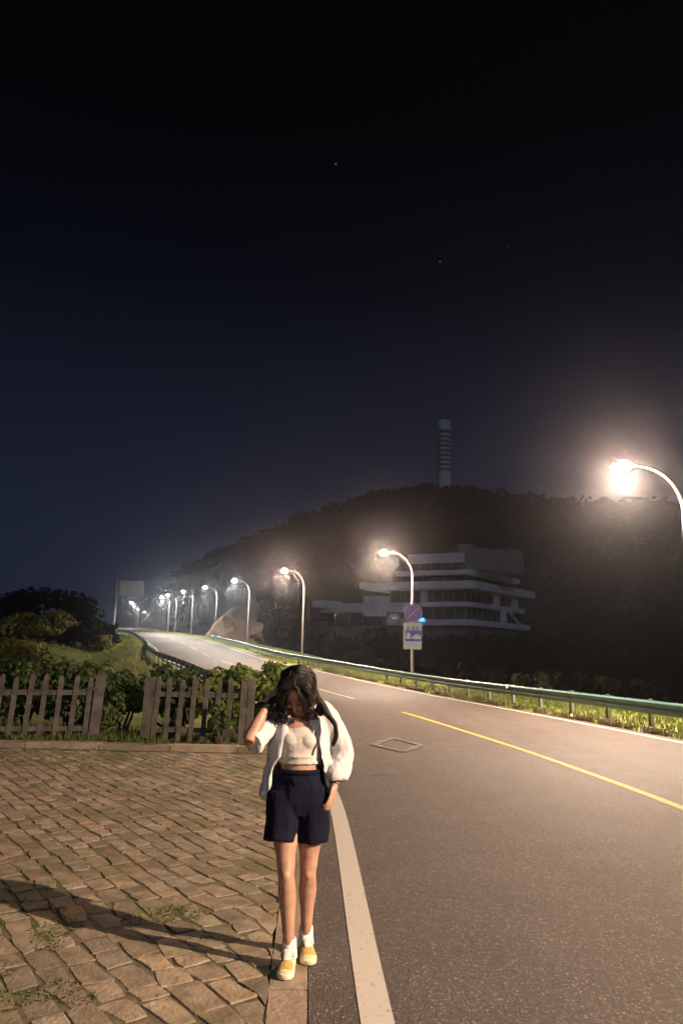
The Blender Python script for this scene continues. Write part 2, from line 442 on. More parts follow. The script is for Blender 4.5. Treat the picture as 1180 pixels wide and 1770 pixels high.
# ------------------------------------------------------------------ paved yard of stone setts
def sett_pavement():
    rnd = random.Random(5)
    v = []; f = []; tone = []
    ang = rad(-55); A = Vector((math.cos(ang), math.sin(ang))); B = Vector((-A.y, A.x))
    W_ = 0.160
    for j in range(-145, 145):
        u = -14 + rnd.random()*0.3
        wob = rnd.uniform(-.012, .012)
        while u < 16:
            far = 0
            cx0 = A*u + B*(j*W_)
            L = rnd.uniform(0.13, 0.32)
            c = A*(u+L/2) + B*(j*W_)
            c3 = Vector((c.x - 3.5, c.y + 5.5))
            u += L
            x, y = c3.x, c3.y
            if y < 0.6 or y > YARD_Y - 0.12 or x < -9.5: continue
            edge = rp(y, -4.352).x
            if x > edge + 0.14: continue
            g = 0.5*rnd.uniform(0.012, 0.022); hl = L/2 - g; hw = W_/2 - g
            top = rnd.uniform(-0.005, 0.003); tx, ty = rnd.uniform(-.008, .008), rnd.uniform(-.008, .008)
            t = rnd.uniform(0.62, 1.18) * (1.12 if rnd.random() < .12 else 1)
            warm = rnd.uniform(-.05, .05)
            if rnd.random() < 0.02: warm = .16
            rr = rnd.uniform(-.10, .10); ca, sa = math.cos(rr), math.sin(rr)
            jit = [(rnd.uniform(-.022, .018), rnd.uniform(-.020, .016)) for _ in range(4)]
            base = len(v)
            ring = [(-1,-1),(0,-1.03),(1,-1),(1.03,0),(1,1),(0,1.03),(-1,1),(-1.03,0)]
            jj = [jit[0], (0, jit[1][1]*.5), jit[1], (jit[2][0]*.5, 0), jit[2], (0, jit[3][1]*.5), jit[3], (jit[0][0]*.5, 0)]
            def put(k, dz, zc):
                for (a_, b_), (ja, jb) in zip(ring, jj):
                    la = a_*(hl*k - (0 if k == 1 else 0)) + ja; lb = b_*hw*k + jb
                    la, lb = la*ca - lb*sa, la*sa + lb*ca
                    p = c3 + A*la + B*lb
                    w1 = noise.noise_vector(Vector((p.x*.8, p.y*.8, 4))); w2 = noise.noise_vector(Vector((p.x*5, p.y*5, 9)))
                    p = p + Vector((w1.x, w1.y))*.045 + Vector((w2.x, w2.y))*.015
                    if p.x > edge + .0: p.x = edge
                    p.y = min(p.y, YARD_Y)
                    v.append((p.x, p.y, zc + tx*la + ty*lb))
                    tone.append((t*(1+warm), t, t*(1-warm)))
            put(1.0, 0, -0.04); put(0.99, 0, top - 0.004); put(0.93, 0, top - 0.0005)
            v.append((sum(q_[0] for q_ in v[-8:])/8, sum(q_[1] for q_ in v[-8:])/8, top + 0.001)); tone.append((t*(1+warm), t, t*(1-warm)))
            for r in range(2):
                for k in range(8):
                    k2 = (k+1) % 8
                    f.append((base+r*8+k, base+r*8+k2, base+(r+1)*8+k2, base+(r+1)*8+k))
            for k in range(8): f.append((base+16+k, base+16+(k+1) % 8, base+24))
    me = bpy.data.meshes.new('paving'); me.from_pydata(v, [], f); me.materials.append(M_SETT)
    at = me.color_attributes.new('tone', 'FLOAT_COLOR', 'POINT')
    at.data.foreach_set('color', np.array([(*c, 1.0) for c in tone], dtype=np.float32).ravel())
    me.shade_smooth()
    try: me.set_sharp_from_angle(angle=rad(16))
    except Exception: pass
    o = bpy.data.objects.new('paving', me); COL.objects.link(o); o['kind'] = 'structure'
    # sandy joint bed
    b = MB(); xs = [-30, -9.5, -6, -3, -1.5, -.8]
    ys = stations(-40, YARD_Y, 1.2)
    n = len(xs) + 1; vv = []
    for y in ys:
        e_ = rp(y, -4.36).x
        vv += [(x, y, -0.0055) for x in xs] + [(e_, y, -0.0055)]
    b.add(vv, [(i*n+k, i*n+k+1, (i+1)*n+k+1, (i+1)*n+k) for i in range(len(ys)-1) for k in range(n-1)])
    b.build('joint_bed', M_SOIL)['kind'] = 'structure'
sett_pavement()

def stones_along(name, P0, P1f, n, w, h, m, z0, seed, gap=0.012):
    pass
def kerb_row(name, pts_fn, a, b_, L, m, h0, h1, seed):
    """row of kerb slabs: pts_fn(t) -> (inner, outer) ground points"""
    rnd = random.Random(seed); v = []; f = []; tone = []
    t = a
    while t < b_:
        l = L*rnd.uniform(.85, 1.15); e_ = min(t + l - 0.014, b_)
        i0, o0 = pts_fn(t); i1, o1 = pts_fn(e_)
        zt = h1 + rnd.uniform(-.006, .004); q = rnd.uniform(.8, 1.15); bs = len(v); c = 0.012
        cen = (i0+o0+i1+o1)/4
        for z, k in ((h0, 1.0), (zt - c*.5, 1.0), (zt, 0.985)):
            for p in (i0, o0, o1, i1):
                pp = cen + (p-cen)*k; v.append((pp.x, pp.y, z)); tone.append((q, q, q))
        for r in range(2):
            for k in range(4): f.append((bs+r*4+k, bs+r*4+(k+1) % 4, bs+(r+1)*4+(k+1) % 4, bs+(r+1)*4+k))
        f.append((bs+8, bs+9, bs+10, bs+11))
        t += l
    me = bpy.data.meshes.new(name); me.from_pydata(v, [], f); me.materials.append(m)
    at = me.color_attributes.new('tone', 'FLOAT_COLOR', 'POINT')
    at.data.foreach_set('color', np.array([(*c, 1.0) for c in tone], dtype=np.float32).ravel())
    o = bpy.data.objects.new(name, me); COL.objects.link(o); o['kind'] = 'structure'
    return o
def flat(p): return Vector((p.x, p.y))
kerb_row('kerb', lambda t: (flat(rp(t, -4.35)), flat(rp(t, -4.165))), 0.6, 12.9, 0.40, M_KERB, -0.05, 0.002, 3)
kerb_row('kerb', lambda t: (Vector((t, YARD_Y + 0.01)), Vector((t, YARD_Y + 0.26))), -10.0, -0.75, 1.05, M_KERB, -0.05, 0.09, 4)

# ------------------------------------------------------------------ hill, woodland, rock
def az_pt(px, Y): return (px - 590) / 1300.0 * Y
HT = [(150, 1092, 430, 330), (190, 1076, 420, 320), (230, 1050, 400, 310), (262, 1032, 380, 290), (300, 1004, 340, 225), (345, 986, 300, 165),
      (400, 962, 285, 128), (470, 935, 272, 118), (560, 902, 262, 122), (640, 874, 260, 126), (715, 862, 262, 128), (770, 860, 264, 128),
      (860, 866, 262, 126), (940, 876, 258, 122), (1060, 884, 252, 118), (1180, 890, 248, 112), (1400, 900, 240, 105), (1800, 930, 230, 95)]
f_y = herm([(p[0], p[1]) for p in HT]); f_d1 = herm([(p[0], p[2]) for p in HT]); f_d0 = herm([(p[0], p[3]) for p in HT])
def hill_pt(px, t):
    """t 0 foot, 1 crest, 1..1.6 far side"""
    d0, d1 = f_d0(px), f_d1(px)
    Y = d0 + (d1 - d0)*t
    H = 1130 + (px-590)*0.0227
    zc = 1.6 + (H - f_y(px)) / 1300.0 * d1 - 1.5
    x = az_pt(px, Y)
    z0 = ground_z(x, d0) - 1.5
    if t <= 1: k = 0.35*t + 0.65*sm(0, 1.0, t)
    else: k = 1 - 0.5*(t-1)
    z = z0 + (zc - z0)*k
    a = noise.fractal(Vector((x*0.03, Y*0.03, 0.4)), 1.0, 2.0, 4)
    return Vector((x, Y, z + a*3.0*sm(0, .3, t)*(1 if t < .9 else .5)))
b = MB(); PX = [150 + 15*i for i in range(111)]; TT = [i/30 for i in range(31)] + [1.05, 1.12, 1.25, 1.45, 1.7]
v = [hill_pt(px, t) for t in TT for px in PX]; n = len(PX)
b.add(v, [(i*n+k, i*n+k+1, (i+1)*n+k+1, (i+1)*n+k) for i in range(len(TT)-1) for k in range(n-1)])
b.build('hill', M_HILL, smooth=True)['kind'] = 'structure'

def leaf_cards(b, rnd, c, r, n, size, shell=0.55, fold=True):
    """n small folded leaves through an ellipsoid volume, denser toward the outside"""
    c = Vector(c)
    for _ in range(n):
        d = Vector((rnd.gauss(0, 1), rnd.gauss(0, 1), rnd.gauss(0, 1))).normalized()
        q = rnd.uniform(shell, 1.0)
        p = c + Vector((d.x*r[0]*q, d.y*r[1]*q, d.z*r[2]*q))
        leaf(b, rnd, p, (d + Vector((rnd.uniform(-.8, .8), rnd.uniform(-.8, .8), rnd.uniform(-.3, .9)))).normalized(), size*rnd.uniform(.6, 1.25))
def leaf(b, rnd, p, nrm, s):
    t = nrm.orthogonal().normalized(); t = Matrix.Rotation(rnd.uniform(0, 6.28), 3, nrm) @ t
    w = nrm.cross(t)
    dr = nrm * (-0.22*s)
    b.add([p - t*s*.5, p - t*s*.1 + w*s*.38 + dr*.6, p + t*s*.3 + w*s*.28 + dr, p + t*s*.62 + dr*1.4, p + t*s*.3 - w*s*.28 + dr, p - t*s*.1 - w*s*.38 + dr*.6, p + t*s*.1],
          [(0, 6, 1), (1, 6, 2), (2, 6, 3), (3, 6, 4), (4, 6, 5), (5, 6, 0)])
def tuft(b, rnd, p, s, nrm=None):
    """irregular clump of 3 quads for far crowns"""
    for _ in range(2):
        n_ = Vector((rnd.gauss(0, 1), rnd.gauss(0, 1), rnd.gauss(0.3, 1))).normalized(); t = n_.orthogonal().normalized(); w = n_.cross(t)
        q = Vector(p) + Vector((rnd.uniform(-.4, .4), rnd.uniform(-.4, .4), rnd.uniform(-.4, .4)))*s
        b.add([q - t*s*.5, q + w*s*.4, q + t*s*.6, q - w*s*.35], [(0, 1, 2, 3)])

def woodland():
    rnd = random.Random(8); b = MB()
    for _ in range(1900):
        px = rnd.uniform(160, 1320); t = rnd.random()**0.8*1.03
        p = hill_pt(px, t)
        s = s_of(p.x, p.y)
        if s < 16: continue
        # keep the terrace of the building clear
        if 520 < px < 960 and 138 < p.y < 192: continue
        if abs(px - 770) < 14 and t > .93: continue
        R = rnd.uniform(2.2, 4.4)
        for _ in range(26):
            d = Vector((rnd.gauss(0, 1), rnd.gauss(0, 1), rnd.gauss(0, 1))).normalized()*rnd.uniform(.6, 1)
            tuft(b, rnd, p + Vector((d.x*R, d.y*R, R*.6 + d.z*R*.85)), R*.42)
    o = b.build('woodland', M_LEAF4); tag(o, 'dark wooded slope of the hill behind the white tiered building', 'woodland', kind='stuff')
    b = MB()
    for _ in range(1500):
        y = rnd.uniform(46, 125); s = rnd.uniform(13, 75)
        if y < 60 and s < 17: continue
        p = rp(y, s); p.z = ground_z(p.x, p.y)
        R = rnd.uniform(.8, 2.0)
        for _ in range(22):
            d = Vector((rnd.gauss(0, 1), rnd.gauss(0, 1), rnd.gauss(0, 1))).normalized()*rnd.uniform(.5, 1)
            tuft(b, rnd, p + Vector((d.x*R*1.3, d.y*R*1.3, R*.5 + d.z*R)), R*.40)
    for _ in range(420):
        y = rnd.uniform(120, 141); p = Vector((az_pt(rnd.uniform(500, 1000), y), y, 0)); p.z = rnd.uniform(-3, 4.6)*min(1, (y-112)/24)
        R = rnd.uniform(1.4, 2.6)
        for _ in range(26):
            d = Vector((rnd.gauss(0, 1), rnd.gauss(0, 1), rnd.gauss(0, 1))).normalized()*rnd.uniform(.5, 1)
            tuft(b, rnd, p + Vector((d.x*R*1.2, d.y*R, d.z*R*.8)), R*.40)
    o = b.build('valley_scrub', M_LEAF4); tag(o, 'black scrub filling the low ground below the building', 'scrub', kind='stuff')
woodland()

def rock_face():
    b = MB(); ys = [110 + 0.35*i for i in range(56)]; n = 30; v = []
    for y in ys:
        e0 = min(sm(112, 115.5, y), 1 - sm(119, 131, y))*(.74 + .35*noise.noise(Vector((y*.35, 2.2, 0))))
        for k in range(n):
            q = k/(n-1); s = 6.6 + 6.0*q**1.2 + 1.2*(1-e0)
            base = rp(y, s)
            h = (7.6*q**0.6)*e0
            p = Vector((base.x, y, RZ(y) - .4 + h))
            d = noise.fractal(Vector((p.x*.16, p.y*.16, p.z*.22)), .8, 2.1, 5)
            d2 = abs(noise.noise(Vector((p.x*.5+9, p.y*.5, p.z*.35))))
            d3 = noise.noise(Vector((p.x*1.3, p.y*1.3, p.z*1.1+4)))
            p += Vector((0.8*d + .9*d2 + .35*d3, -0.6*d - .35*d3, 0.6*d + .8*d2))*min(1, .15 + h*.25)*1.6
            v.append(p)
    b.add(v, [(i*n+k, i*n+k+1, (i+1)*n+k+1, (i+1)*n+k) for i in range(len(ys)-1) for k in range(n-1)])
    o = b.build('rock_face', M_ROCK)
    tag(o, 'bare tan rock cutting beside the road, lit by the lamp in front of it', 'rock face')
rock_face()
# ------------------------------------------------------------------ far chimney
def chimney():
    x, y, z0 = 36.5, 262.0, 56.0
    t = empty('chimney', (x, y, z0), 'tall banded chimney standing on the crest of the dark hill', 'chimney')
    R = 2.25
    def ring(a, b_, r, name, m):
        return autosmooth(MB().tube([(0, 0, a), (0, 0, b_)], [r, r], 24).build(name, m, t))
    ring(-3, 10.6, R, 'shaft', M_CHW)
    zz = 10.6
    ring(10.6, 25.6, R - 0.12, 'core', M_CHD)
    for k in range(8):
        a = 11.5 + k*1.72
        ring(a, a + 0.78, R - 0.02, 'band', M_CHW)
    ring(25.6, 29.4, R + .03, 'cap', M_CHW)
    ring(29.4, 29.6, R - .35, 'flue', M_CHD)
    MB().box((-4.0, -2.3, -3), (-2.1, 1.5, 2.3)).build('annex', M_CHW, t)
chimney()

# ------------------------------------------------------------------ tiered building
def building():
    cx, cy = 24.6, 144.0
    rot = rad(0)
    t = empty('tiered_building', (cx, cy, 0), 'white tiered concrete building with long balcony bands on the dark hillside', 'building')
    U = Vector((-math.cos(rad(26)), math.sin(rad(26)), 0)); V = Vector((math.sin(rad(38)), math.cos(rad(38)), 0))
    def prism(name, u0, u1, v0, v1, z0, z1, m, par=t):
        b = MB(); P = [U*u0+V*v0, U*u1+V*v0, U*u1+V*v1, U*u0+V*v1]
        v = [Vector((p.x, p.y, z0)) for p in P] + [Vector((p.x, p.y, z1)) for p in P]
        b.add(v, [(0,3,2,1),(4,5,6,7),(0,1,5,4),(1,2,6,5),(2,3,7,6),(3,0,4,7)])
        return b.build(name, m, par)
    # recessed storeys (dark glazing), each with frames
    def storey(u0, u1, v0, v1, z0, z1, step=2.2):
        w = prism('storey_wall', u0, u1, v0, v1, z0, z1, M_GLASS)
        tpl = []
        def bar(p, z0_, z1_, r=.10):
            if not tpl: tpl.append(MB().box((-r, -r, z0_), (r, r, z1_)).build('window_frame', M_FRAME, w)); o = tpl[0]
            else: o = tpl[0].copy(); COL.objects.link(o); o.parent = w
            o.location = (p.x, p.y, 0)
        u = u0
        while u <= u1: bar(U*u + V*(v0-.06), z0, z1); u += step
        q = v0
        while q <= v1: bar(U*(u0-.06) + V*q, z0, z1); q += step
        return w
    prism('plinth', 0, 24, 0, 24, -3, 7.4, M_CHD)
    prism('base_band', -1.2, 16, -1.2, 25, 7.4, 8.5, M_CONC)
    storey(1.2, 22, 1.2, 22, 8.5, 11.0)
    prism('balcony_band', -0.3, 10, -.3, 24.5, 11.0, 11.9, M_CONC)
    storey(1.5, 17, 1.5, 19, 11.9, 14.3)
    prism('balcony_band', -1.6, 20.8, -1.6, 27, 14.3, 15.8, M_CONC)
    prism('balcony_end', 20.8, 22.3, -1.0, 4, 14.7, 15.9, M_CONC)
    storey(1.2, 15, 1.2, 18, 15.8, 17.1)
    prism('balcony_band', -0.9, 14.5, -.9, 21, 17.1, 18.0, M_CONC)
    storey(2.0, 13, 2.0, 15, 18.0, 19.7)
    prism('roof_band', 1.6, 13.2, 1.4, 9, 19.7, 21.6, M_CONC)
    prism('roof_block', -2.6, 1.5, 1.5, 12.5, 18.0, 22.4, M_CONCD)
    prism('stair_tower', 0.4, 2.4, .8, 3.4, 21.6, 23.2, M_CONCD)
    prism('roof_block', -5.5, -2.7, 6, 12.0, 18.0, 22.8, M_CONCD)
    # columns and struts
    for (u, q, z0, z1) in ((8.5, -.4, 11.9, 14.3), (-.6, 11.0, 11.9, 14.3), (-.6, 19.5, 11.9, 14.3), (-.6, 14, 8.5, 11.0)):
        prism('column', u, u+1.0, q, q+1.0, z0, z1, M_CONC)
    b = MB(); p0 = V*20 + U*(-1.0); p1 = V*14.5 + U*(-1.0)
    b.tube([(p0.x, p0.y, 8.5), (p1.x, p1.y, 11.2)], .35, 6); b.build('strut', M_CONC, t)
    # low wing to the left
    prism('wing_roof', 13.5, 32, 0.5, 8, 10.0, 11.9, M_CONC)
    prism('wing_block', 17.5, 22, 0.1, 5, 9.2, 13.2, M_CONC)
    prism('wing_end', 29.5, 33.5, -.4, 4, 11.0, 12.4, M_CONC)
    storey(14, 30, 1.5, 8, 7.2, 10.0, 3.0)
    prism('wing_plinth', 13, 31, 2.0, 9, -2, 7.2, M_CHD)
    mb = mat('lit_blue_panel', (0.05, 0.2, 0.5), rough=.5, emit=(0.12, 0.45, 1.0), estr=2.2)
    p = U*8.3 + V*(-1.7)
    MB().box((p.x-.75, p.y-.1, 8.05), (p.x+.35, p.y+.1, 8.75)).build('lit_panel', mb, t)
    ml = mat('small_lit_lamp', (0.5, 0.5, 0.5), rough=.5, emit=(0.7, 0.8, 0.9), estr=.45)
    for u in (15.0, 16.8):
        p = U*u + V*(0.9); MB().ell((p.x, p.y, 8.4), .22, nu=10, nv=6).build('wall_light', ml, t)
building()

# ------------------------------------------------------------------ street lamps
LAMP_H = 7.0
def lamp_template():
    t = empty('street_lamp', (0, 0, 0))
    MB().box((-.16, -.16, 0), (.16, .16, .03)).build('base_plate', M_POLE, t)
    pts = []; rs = []
    pts.append((0, 0, 0.02)); rs.append(.085)
    pts.append((0, 0, 3.0)); rs.append(.072)
    pts.append((0, 0, 5.6)); rs.append(.055)
    for k in range(1, 11):
        a = rad(9*k*.93); pts.append((-(1.15)*(1-math.cos(a)), 0, 5.75 + 1.28*math.sin(a))); rs.append(.052 - .0012*k)
    x = pts[-1][0]; z = pts[-1][2]
    pts.append((x - .25, 0, z + .02)); rs.append(.036)
    autosmooth(MB().tube(pts, rs, 12).build('pole', M_POLE, t))
    x -= .25
    hb = MB()
    hb.tube([(x + .10, 0, z + .02), (x - .02, 0, z + .03), (x - .2, 0, z + .045), (x - .45, 0, z + .05), (x - .62, 0, z + .03), (x - .68, 0, z + .01)],
            [(.045, .05), (.06, .09), (.075, .14), (.075, .15), (.05, .11), (.02, .04)], 14, up=(0, 0, 1))
    h = autosmooth(hb.build('lamp_head', M_HOUS, t))
    return t, x, z
lt0, LX, LZ = lamp_template()
def glass_mat(name, c, s): return mat(name, (0.8, 0.8, 0.8), rough=.3, emit=c, estr=s)
G_WARM = glass_mat('lit_lens_warm', (1.0, 0.80, 0.58), 40.0)
G_COOL = glass_mat('lit_lens_cool', (1.0, 0.93, 0.86), 70.0)
def lens_mesh(m):
    b = MB(); b.ell((0, 0, 0), (.26, .20, .17), nu=18, nv=10); me = b.build('lens', m, smooth=True); return me  # oversized bowl: the bloom of the lamp is put into its shape
LW = lens_mesh(G_WARM); LC = lens_mesh(G_COOL)
for o_ in (LW, LC): COL.objects.unlink(o_)
WARM = (1.0, 0.76, 0.56); COOL = (1.0, 0.90, 0.78)
LAMPS = [  # station y, x (None = follow the road), base z, head direction (deg), power, warm, label
 (-0.9, 12.6, 0.0, 194, 18500, 1, 'street lamp standing behind the photographer beside the right verge'),
 (20.7, 9.60, -0.40, 180, 12000, 1, 'nearest and brightest street lamp at the right edge of the picture, only its arm showing'),
 (41.0, 3.96, .12, 186, 9500, 1, 'warm street lamp whose pole carries the round blue sign and tow-away plate'),
 (58.5, -2.75, .85, 196, 9000, 1, 'warm street lamp next left of the one carrying the signs'),
 (78.0, -9.3, 1.8, 196, 8500, 0, 'white street lamp on a tall hooked pole just right of the rock cutting'),
 (99.5, -16.1, 2.8, 196, 8500, 0, 'street lamp whose pole foot meets the tan rock cutting'),
 (120, -23.2, 3.75, 196, 8500, 0, 'street lamp standing just left of the rock cutting'),
 (135.5, -29.1, 4.25, 198, 8000, 0, 'brightest street lamp of the cluster of three, left of the rock cutting'),
 (151, -33.8, 4.9, 200, 8000, 0, 'leftmost street lamp of the cluster of three, left of the rock cutting'),
 (185, -41.6, 6.2, 200, 3500, 0, 'lowest street lamp of the cluster of three, left of the rock cutting'),
 (208, -55.6, 7.1, 200, 3500, 0, 'tallest distant street lamp below the right edge of the blank road board'),
 (220, -58.2, 7.6, 200, 3500, 0, 'distant street lamp overlapping the tallest one below the blank road board'),
 (247, -65.2, 8.3, 196, 3000, 0, 'distant street lamp one step down the row from the overlapping pair'),
 (288, -74.6, 9.5, 196, 3000, 0, 'distant street lamp in the middle of the descending far row'),
 (335, -84.0, 10.8, 196, 3000, 0, 'distant street lamp fourth down the descending far row'),
 (420, -101.0, 10.4, 190, 2500, 0, 'tiny street lamp at the low end of the descending far row'),
 (455, -115.0, 8.6, 200, 2500, 0, 'tiny street lamp hanging just above the far road, below the descending row'),
 (405, -97.0, 12.1, 190, 3000, 0, 'distant street lamp set apart to the right of the far row'),
 (380, -104.0, 7.8, 190, 4000, 0, 'lone low street lamp at far left, just above the far road under the blank board'),
]
lamp_objs = [lt0] + [copy_tree(lt0) for _ in LAMPS[1:]]
for o, (y, x, z, dirn, pw, warm, lab) in zip(lamp_objs, LAMPS):
    o.location = (x, y, z - .03); o.rotation_euler = (0, 0, rad(dirn - 180))
    if z < -.1: o.scale = (1.06, 1.06, 1.06)
    tag(o, lab, 'street lamp', 'street lamps along the right side of the road')
    ln = (LW if warm else LC).copy(); COL.objects.link(ln); ln.parent = o; ln.location = (LX - .34, 0, LZ - .03)
    # the lamp throws most of its light down (cut-off reflector), a point light is added for its halo
    for nm, ty, k in (('lamp_beam', 'SPOT', 1.0), ('lamp_halo', 'POINT', 0.20)):
        li = bpy.data.lights.new(nm, ty); li.energy = pw*k*(1.5 if ty == 'POINT' and 0 < y < 30 else 1.15 if ty == 'POINT' and 30 < y < 70 else .28 if ty == 'POINT' and y > 70 else 1); li.color = WARM if warm else COOL
        li.shadow_soft_size = 0.09
        if ty == 'SPOT': li.spot_size = rad(168 if (y < 0 or y > 70) else 154); li.spot_blend = 0.22 if (y < 0 or y > 70) else 0.45
        elif warm: li.color = (1.0, 0.62, 0.40)
        lo = bpy.data.objects.new(nm, li); COL.objects.link(lo); lo.parent = o; lo.location = (LX - .34, 0, LZ - .29)

# ------------------------------------------------------------------ road signs
def tow_sign():
    x, y = 3.96, 41.0
    t = empty('road_sign', (x, y - .12, 0), 'round blue no-parking sign above a white and blue tow-away plate on the lamp pole', 'road sign', rz=rad(5))
    # disc
    zc = 3.85; R = .50
    def disc(r, y_, name, m, th=.012, par=t):
        return autosmooth(MB().tube([(0.02, y_ - th, zc), (0.02, y_, zc)], [r, r], 40).build(name, m, par))
    d = disc(R, 0.0, 'disc', M_SRED, .02)
    disc(R - .055, -.02, 'blue_field', M_SPURP, .006, d)
    r = Matrix.Rotation(rad(-45), 3, 'Y')
    MB().box((-R*.88, -.035, -.035), (R*.88, -.028, .035), r, (0.02, 0, zc)).build('slash', M_SRED, d)
    r2 = Matrix.Rotation(rad(45), 3, 'Y')
    MB().box((0.02, -.035, -.02), (R*.5, -.030, .02), r2, (0.02, 0, zc)).build('short_stroke', M_SRED, d)
    # plate
    z0, z1 = 1.92, 3.33; w = .49
    p = MB().box((-w, -.02, z0), (w, 0, z1)).build('plate', M_SWHITE, t)
    MB().box((-w + .08, -.027, z0 + .42), (w - .02, -.021, z0 + 1.0)).build('blue_picture', M_SBLUE, p)
    g = MB()   # tow truck pictogram and towed car, white on blue
    zb = z0 + .52
    def blob(pts):
        g.add([(px_, -.031, zb + pz) for px_, pz in pts] + [(px_, -.028, zb + pz) for px_, pz in pts],
              [tuple(range(len(pts)))] + [(i, i+len(pts), (i+1) % len(pts)+len(pts), (i+1) % len(pts)) for i in range(len(pts))])
    blob([(-.38, .02), (-.12, .02), (-.10, .16), (-.14, .26), (-.20, .36), (-.30, .33), (-.33, .22), (-.39, .16)])
    blob([(-.05, .06), (.02, .02), (.40, .02), (.45, .08), (.45, .20), (.34, .22), (.26, .30), (.14, .28), (.08, .18), (-.05, .14)])
    g.build('pictogram', M_SWHITE, p)
    c = MB()   # three dark characters above the picture
    zt = z1 - .30
    for k, cx_ in enumerate((-.24, .03, .28)):
        s = .085
        strokes = [[(-1, .7, 1, .7), (-.8, .1, .8, .1), (0, 1.0, 0, -1), (-1, -1, 1, -1), (-.7, .1, -1, -.8)],
                   [(-1, .8, 1, .8), (-1, -.2, 1, -.2), (-1, .8, -1, -.2), (1, .8, 1, -.2), (0, 1.1, 0, -1), (0, -1, 1, -1)],
                   [(-1, 1, 1, 1), (-1, -1, 1, -1), (-1, 1, -1, -1), (-.6, .5, .7, -.5), (.7, .5, -.6, -.5)]][k]
        for (ax, az, bx, bz) in strokes:
            c.tube([(cx_ + ax*s, -.024, zt + az*s), (cx_ + bx*s, -.024, zt + bz*s)], .012, 5)
    c.build('lettering', M_SBLACK, p)
    for z in (2.2, 3.0, 3.7): MB().box((-.12, 0, z), (.12, .16, z + .05)).build('bracket', M_POLE, t)
tow_sign()
def board_sign():
    x, y, z = -41.35, 140.0, 5.2
    t = empty('gantry_sign', (x, y, z), 'blank grey road board on a tall pole, left of the far road', 'road sign')
    autosmooth(MB().tube([(0, 0, -1.0), (0, 0, 9.2)], [.24, .2], 14).build('pole', M_POLE, t))
    MB().box((0.62, -.28, 6.1), (5.15, -.2, 8.85)).build('board', M_SGREY, t)
    for zz in (6.7, 8.2): MB().box((0, -.19, zz), (5.0, -.03, zz + .16)).build('arm', M_POLE, t)
    MB().box((-.55, -.5, -1.0), (.55, .5, 0.0)).build('footing', M_CONCD, t)
board_sign()

# ------------------------------------------------------------------ crash barriers
def barrier(name, s, y0, y1, step, side, label, refl=None):
    o0 = rp(y0, s); t = empty(name, (o0.x, o0.y, o0.z), label, 'crash barrier')
    off = Vector((o0.x, o0.y, o0.z))
    # W profile: (lateral, height)
    prof = [(0, .345), (.0, .36), (.055, .40), (.055, .445), (.0, .49), (.0, .53), (.055, .575), (.055, .62), (0, .655), (0, .67)]
    b = MB(); ys = stations(y0, y1, 1.0); n = len(prof); v = []
    f = []
    for y in ys:
        for (l, h) in prof: v.append(rp(y, s - side*l, h))
    for i in range(len(ys)-1):
        for k in range(n-1): f.append((i*n+k, (i+1)*n+k, (i+1)*n+k+1, i*n+k+1))
    b.add(v, f)
    beam = b.build('beam', M_RAIL, t, off=off)
    md = beam.modifiers.new('th', 'SOLIDIFY'); md.thickness = .012; md.offset = 0
    apply_mods(beam); autosmooth(beam, 60)
    k = 0; y = y0 + 1.0
    me0 = None
    while y < y1:
        p = rp(y, s + side*.13) ; g = CX(y+.5)-CX(y-.5)
        if me0 is None:
            o = MB().box((-.04, -.06, -.55), (.04, .06, .68)).build('post', M_RAILP, t); me0 = o
            s0 = MB().box((-.16, -.08, .38), (-.061, .08, .60)) if side > 0 else MB().box((.061, -.08, .38), (.16, .08, .60))
            sp0 = s0.build('spacer', M_RAILP, o)
        else:
            o = me0.copy(); COL.objects.link(o); o.parent = t
            q = sp0.copy(); COL.objects.link(q); q.parent = o
        o.location = p - off; o.rotation_euler = (0, 0, math.atan(-g))
        if refl and k % refl == refl//2:
            pr = rp(y, s - side*.07, .60) - off
            MB().box((pr.x-.035, pr.y-.012, pr.z-.05), (pr.x+.035, pr.y+.012, pr.z+.07)).build('reflector', M_REFL, t)
        y += step; k += 1
    return t
barrier('crash_barrier', 5.0, 8.0, 104.0, 2.0, 1, 'teal green crash barrier along the outside of the curve, right of the road', 6)
barrier('crash_barrier', -4.75, 24.0, 150.0, 2.0, -1, 'dark crash barrier running down the left side of the far road')

# ------------------------------------------------------------------ grass
def blades(name, pts, hs, m, seed, wid=.008, lean=.5, label=None, cat='grass'):
    rnd = random.Random(seed); b = MB()
    for p, h in zip(pts, hs):
        a = rnd.uniform(0, 6.28); d = Vector((math.cos(a), math.sin(a), 0)); w = Vector((-d.y, d.x, 0))*wid*rnd.uniform(.7, 1.4)*(1 + h)
        l = lean*rnd.uniform(.2, 1)*h; p = Vector(p)
        m1 = p + d*l*.35 + Vector((0, 0, h*.6)); m2 = p + d*l + Vector((0, 0, h*rnd.uniform(.8, 1)))
        b.add([p - w, p + w, m1 + w*.7, m1 - w*.7, m2], [(0, 1, 2, 3), (3, 2, 4)])
    o = b.build(name, m); tag(o, label, cat, kind='stuff'); return o
rnd = random.Random(21)
pts, hs = [], []
for _ in range(15000):      # right verge
    y = 8 + 60*rnd.random()**1.5; s = rnd.uniform(4.27, 7.6)
    p = rp(y, s); k = .5 + .5*noise.noise(Vector((p.x*.7, p.y*.7, 1)))
    if s < 4.5 and k < .5: continue
    pts.append((p.x, p.y, ground_z(p.x, p.y) - .01)); hs.append(rnd.uniform(.06, .16)*(.6 + k))
blades('verge_grass', pts, hs, M_BLADE, 2, wid=.012, label='green grass growing on the verge under the teal crash barrier')
pts, hs = [], []
